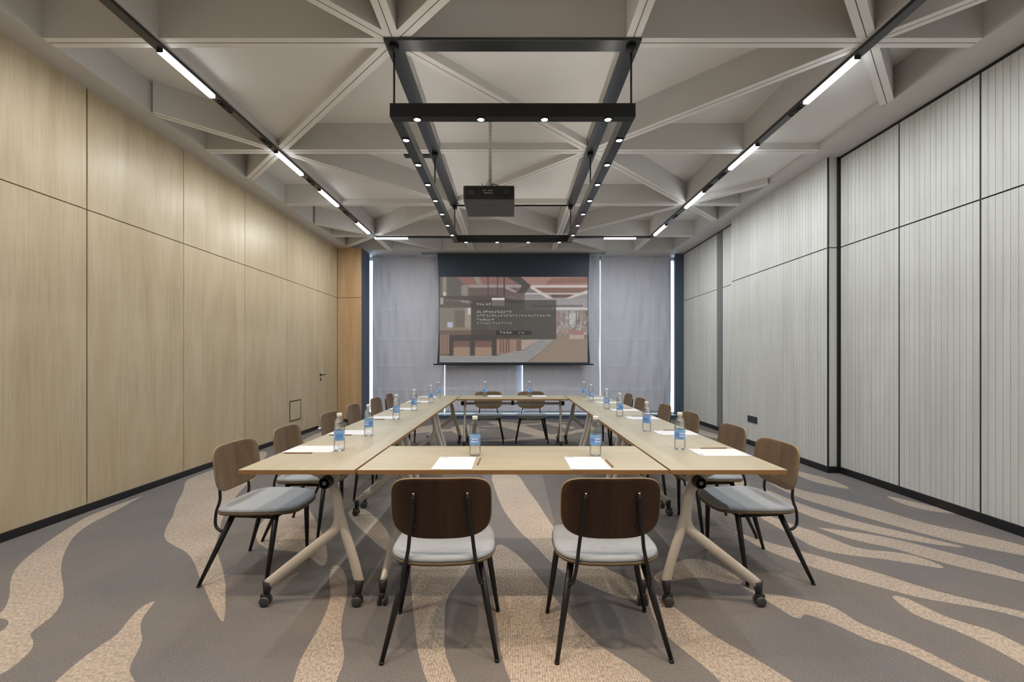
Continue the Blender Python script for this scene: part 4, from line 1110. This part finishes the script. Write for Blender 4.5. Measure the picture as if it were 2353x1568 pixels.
img *= .95 * (1 + rng.normal(0, .03, (PH, PW, 1)))
img = np.clip(img, 0, 255) / 255.0
lin = np.where(img <= .04045, img / 12.92, ((img + .055) / 1.055) ** 2.4)
ix0, ix1, iz1, iz0 = -1.615, 1.654, 3.137, 1.25
gx = np.linspace(ix0, ix1, PW + 1); gz = np.linspace(iz1, iz0, PH + 1)
V = [(gx[i], -.004, gz[j]) for j in range(PH + 1) for i in range(PW + 1)]
F = [(j * (PW + 1) + i, (j + 1) * (PW + 1) + i, (j + 1) * (PW + 1) + i + 1, j * (PW + 1) + i + 1) for j in range(PH) for i in range(PW)]
me = bpy.data.meshes.new('projected_picture'); me.from_pydata(V, [], F)
at = me.attributes.new('picture', 'FLOAT_COLOR', 'FACE')
rgba = np.ones((PH * PW, 4)); rgba[:, :3] = lin.reshape(-1, 3); at.data.foreach_set('color', rgba.ravel().astype(np.float32))
m, nt, b = new_mat('projected_picture')
an = nt.nodes.new('ShaderNodeAttribute'); an.attribute_name = 'picture'
b.inputs['Base Color'].default_value = (.03, .03, .03, 1); b.inputs['Roughness'].default_value = .7
link(nt, an.outputs['Color'], b.inputs['Emission Color']); b.inputs['Emission Strength'].default_value = .92
me.materials.append(m)
o = bpy.data.objects.new('projected_picture', me); C.objects.link(o); o.parent = t

# ------------------------------------------------------------------ lights
def area(name, loc, sx, sy, power, col, rz=0, spread=PI):
    d = bpy.data.lights.new(name, 'AREA'); d.shape = 'RECTANGLE'; d.size = sx; d.size_y = sy; d.energy = power; d.color = col; d.spread = spread
    o = bpy.data.objects.new(name, d); C.objects.link(o); o.location = loc; o.rotation_euler = (0, 0, rz); return o
def spot(name, loc, power, col, ang, blend=.6, rad=.03, tilt=(0, 0)):
    d = bpy.data.lights.new(name, 'SPOT'); d.energy = power; d.color = col; d.spot_size = math.radians(ang); d.spot_blend = blend; d.shadow_soft_size = rad
    o = bpy.data.objects.new(name, d); C.objects.link(o); o.location = loc; o.rotation_euler = (tilt[0], tilt[1], 0); return o
K_STRIP, K_DOWN, K_SPOT, K_SKY = 16.0, 11.0, 110.0, 5.0
for (loc, ln, rz) in LAMPS:
    area('strip_lamp', (loc[0], loc[1], loc[2] - .027), .045, ln, K_STRIP, (.96, .985, 1.0), rz)
for (x, y) in lights:
    spot('downlight_lamp', (x, 5.105 + y, Z0 - .012), K_DOWN, (1.0, .965, .92), 120, .9, .022)
for (x, y) in SPOTS:
    spot('spot_lamp', (x, y, H - .10), K_SPOT if y > 1 else K_SPOT * .5, (1.0, .80, .60), 95, .8, .03)

w = bpy.data.worlds.new('daylight'); bpy.context.scene.world = w; w.use_nodes = True
bg = w.node_tree.nodes['Background']; bg.inputs['Color'].default_value = (.72, .86, 1.0, 1); bg.inputs['Strength'].default_value = K_SKY

sc = bpy.context.scene
sc.view_settings.view_transform = 'Standard'; sc.view_settings.look = 'None'; sc.view_settings.gamma = 1.0
sc.view_settings.exposure = 0.0; sc.view_settings.use_curve_mapping = False
sc.cycles.use_denoising = True
sc.cycles.max_bounces = 12; sc.cycles.diffuse_bounces = 9; sc.cycles.transparent_max_bounces = 24
sc.cycles.sample_clamp_indirect = 6.0
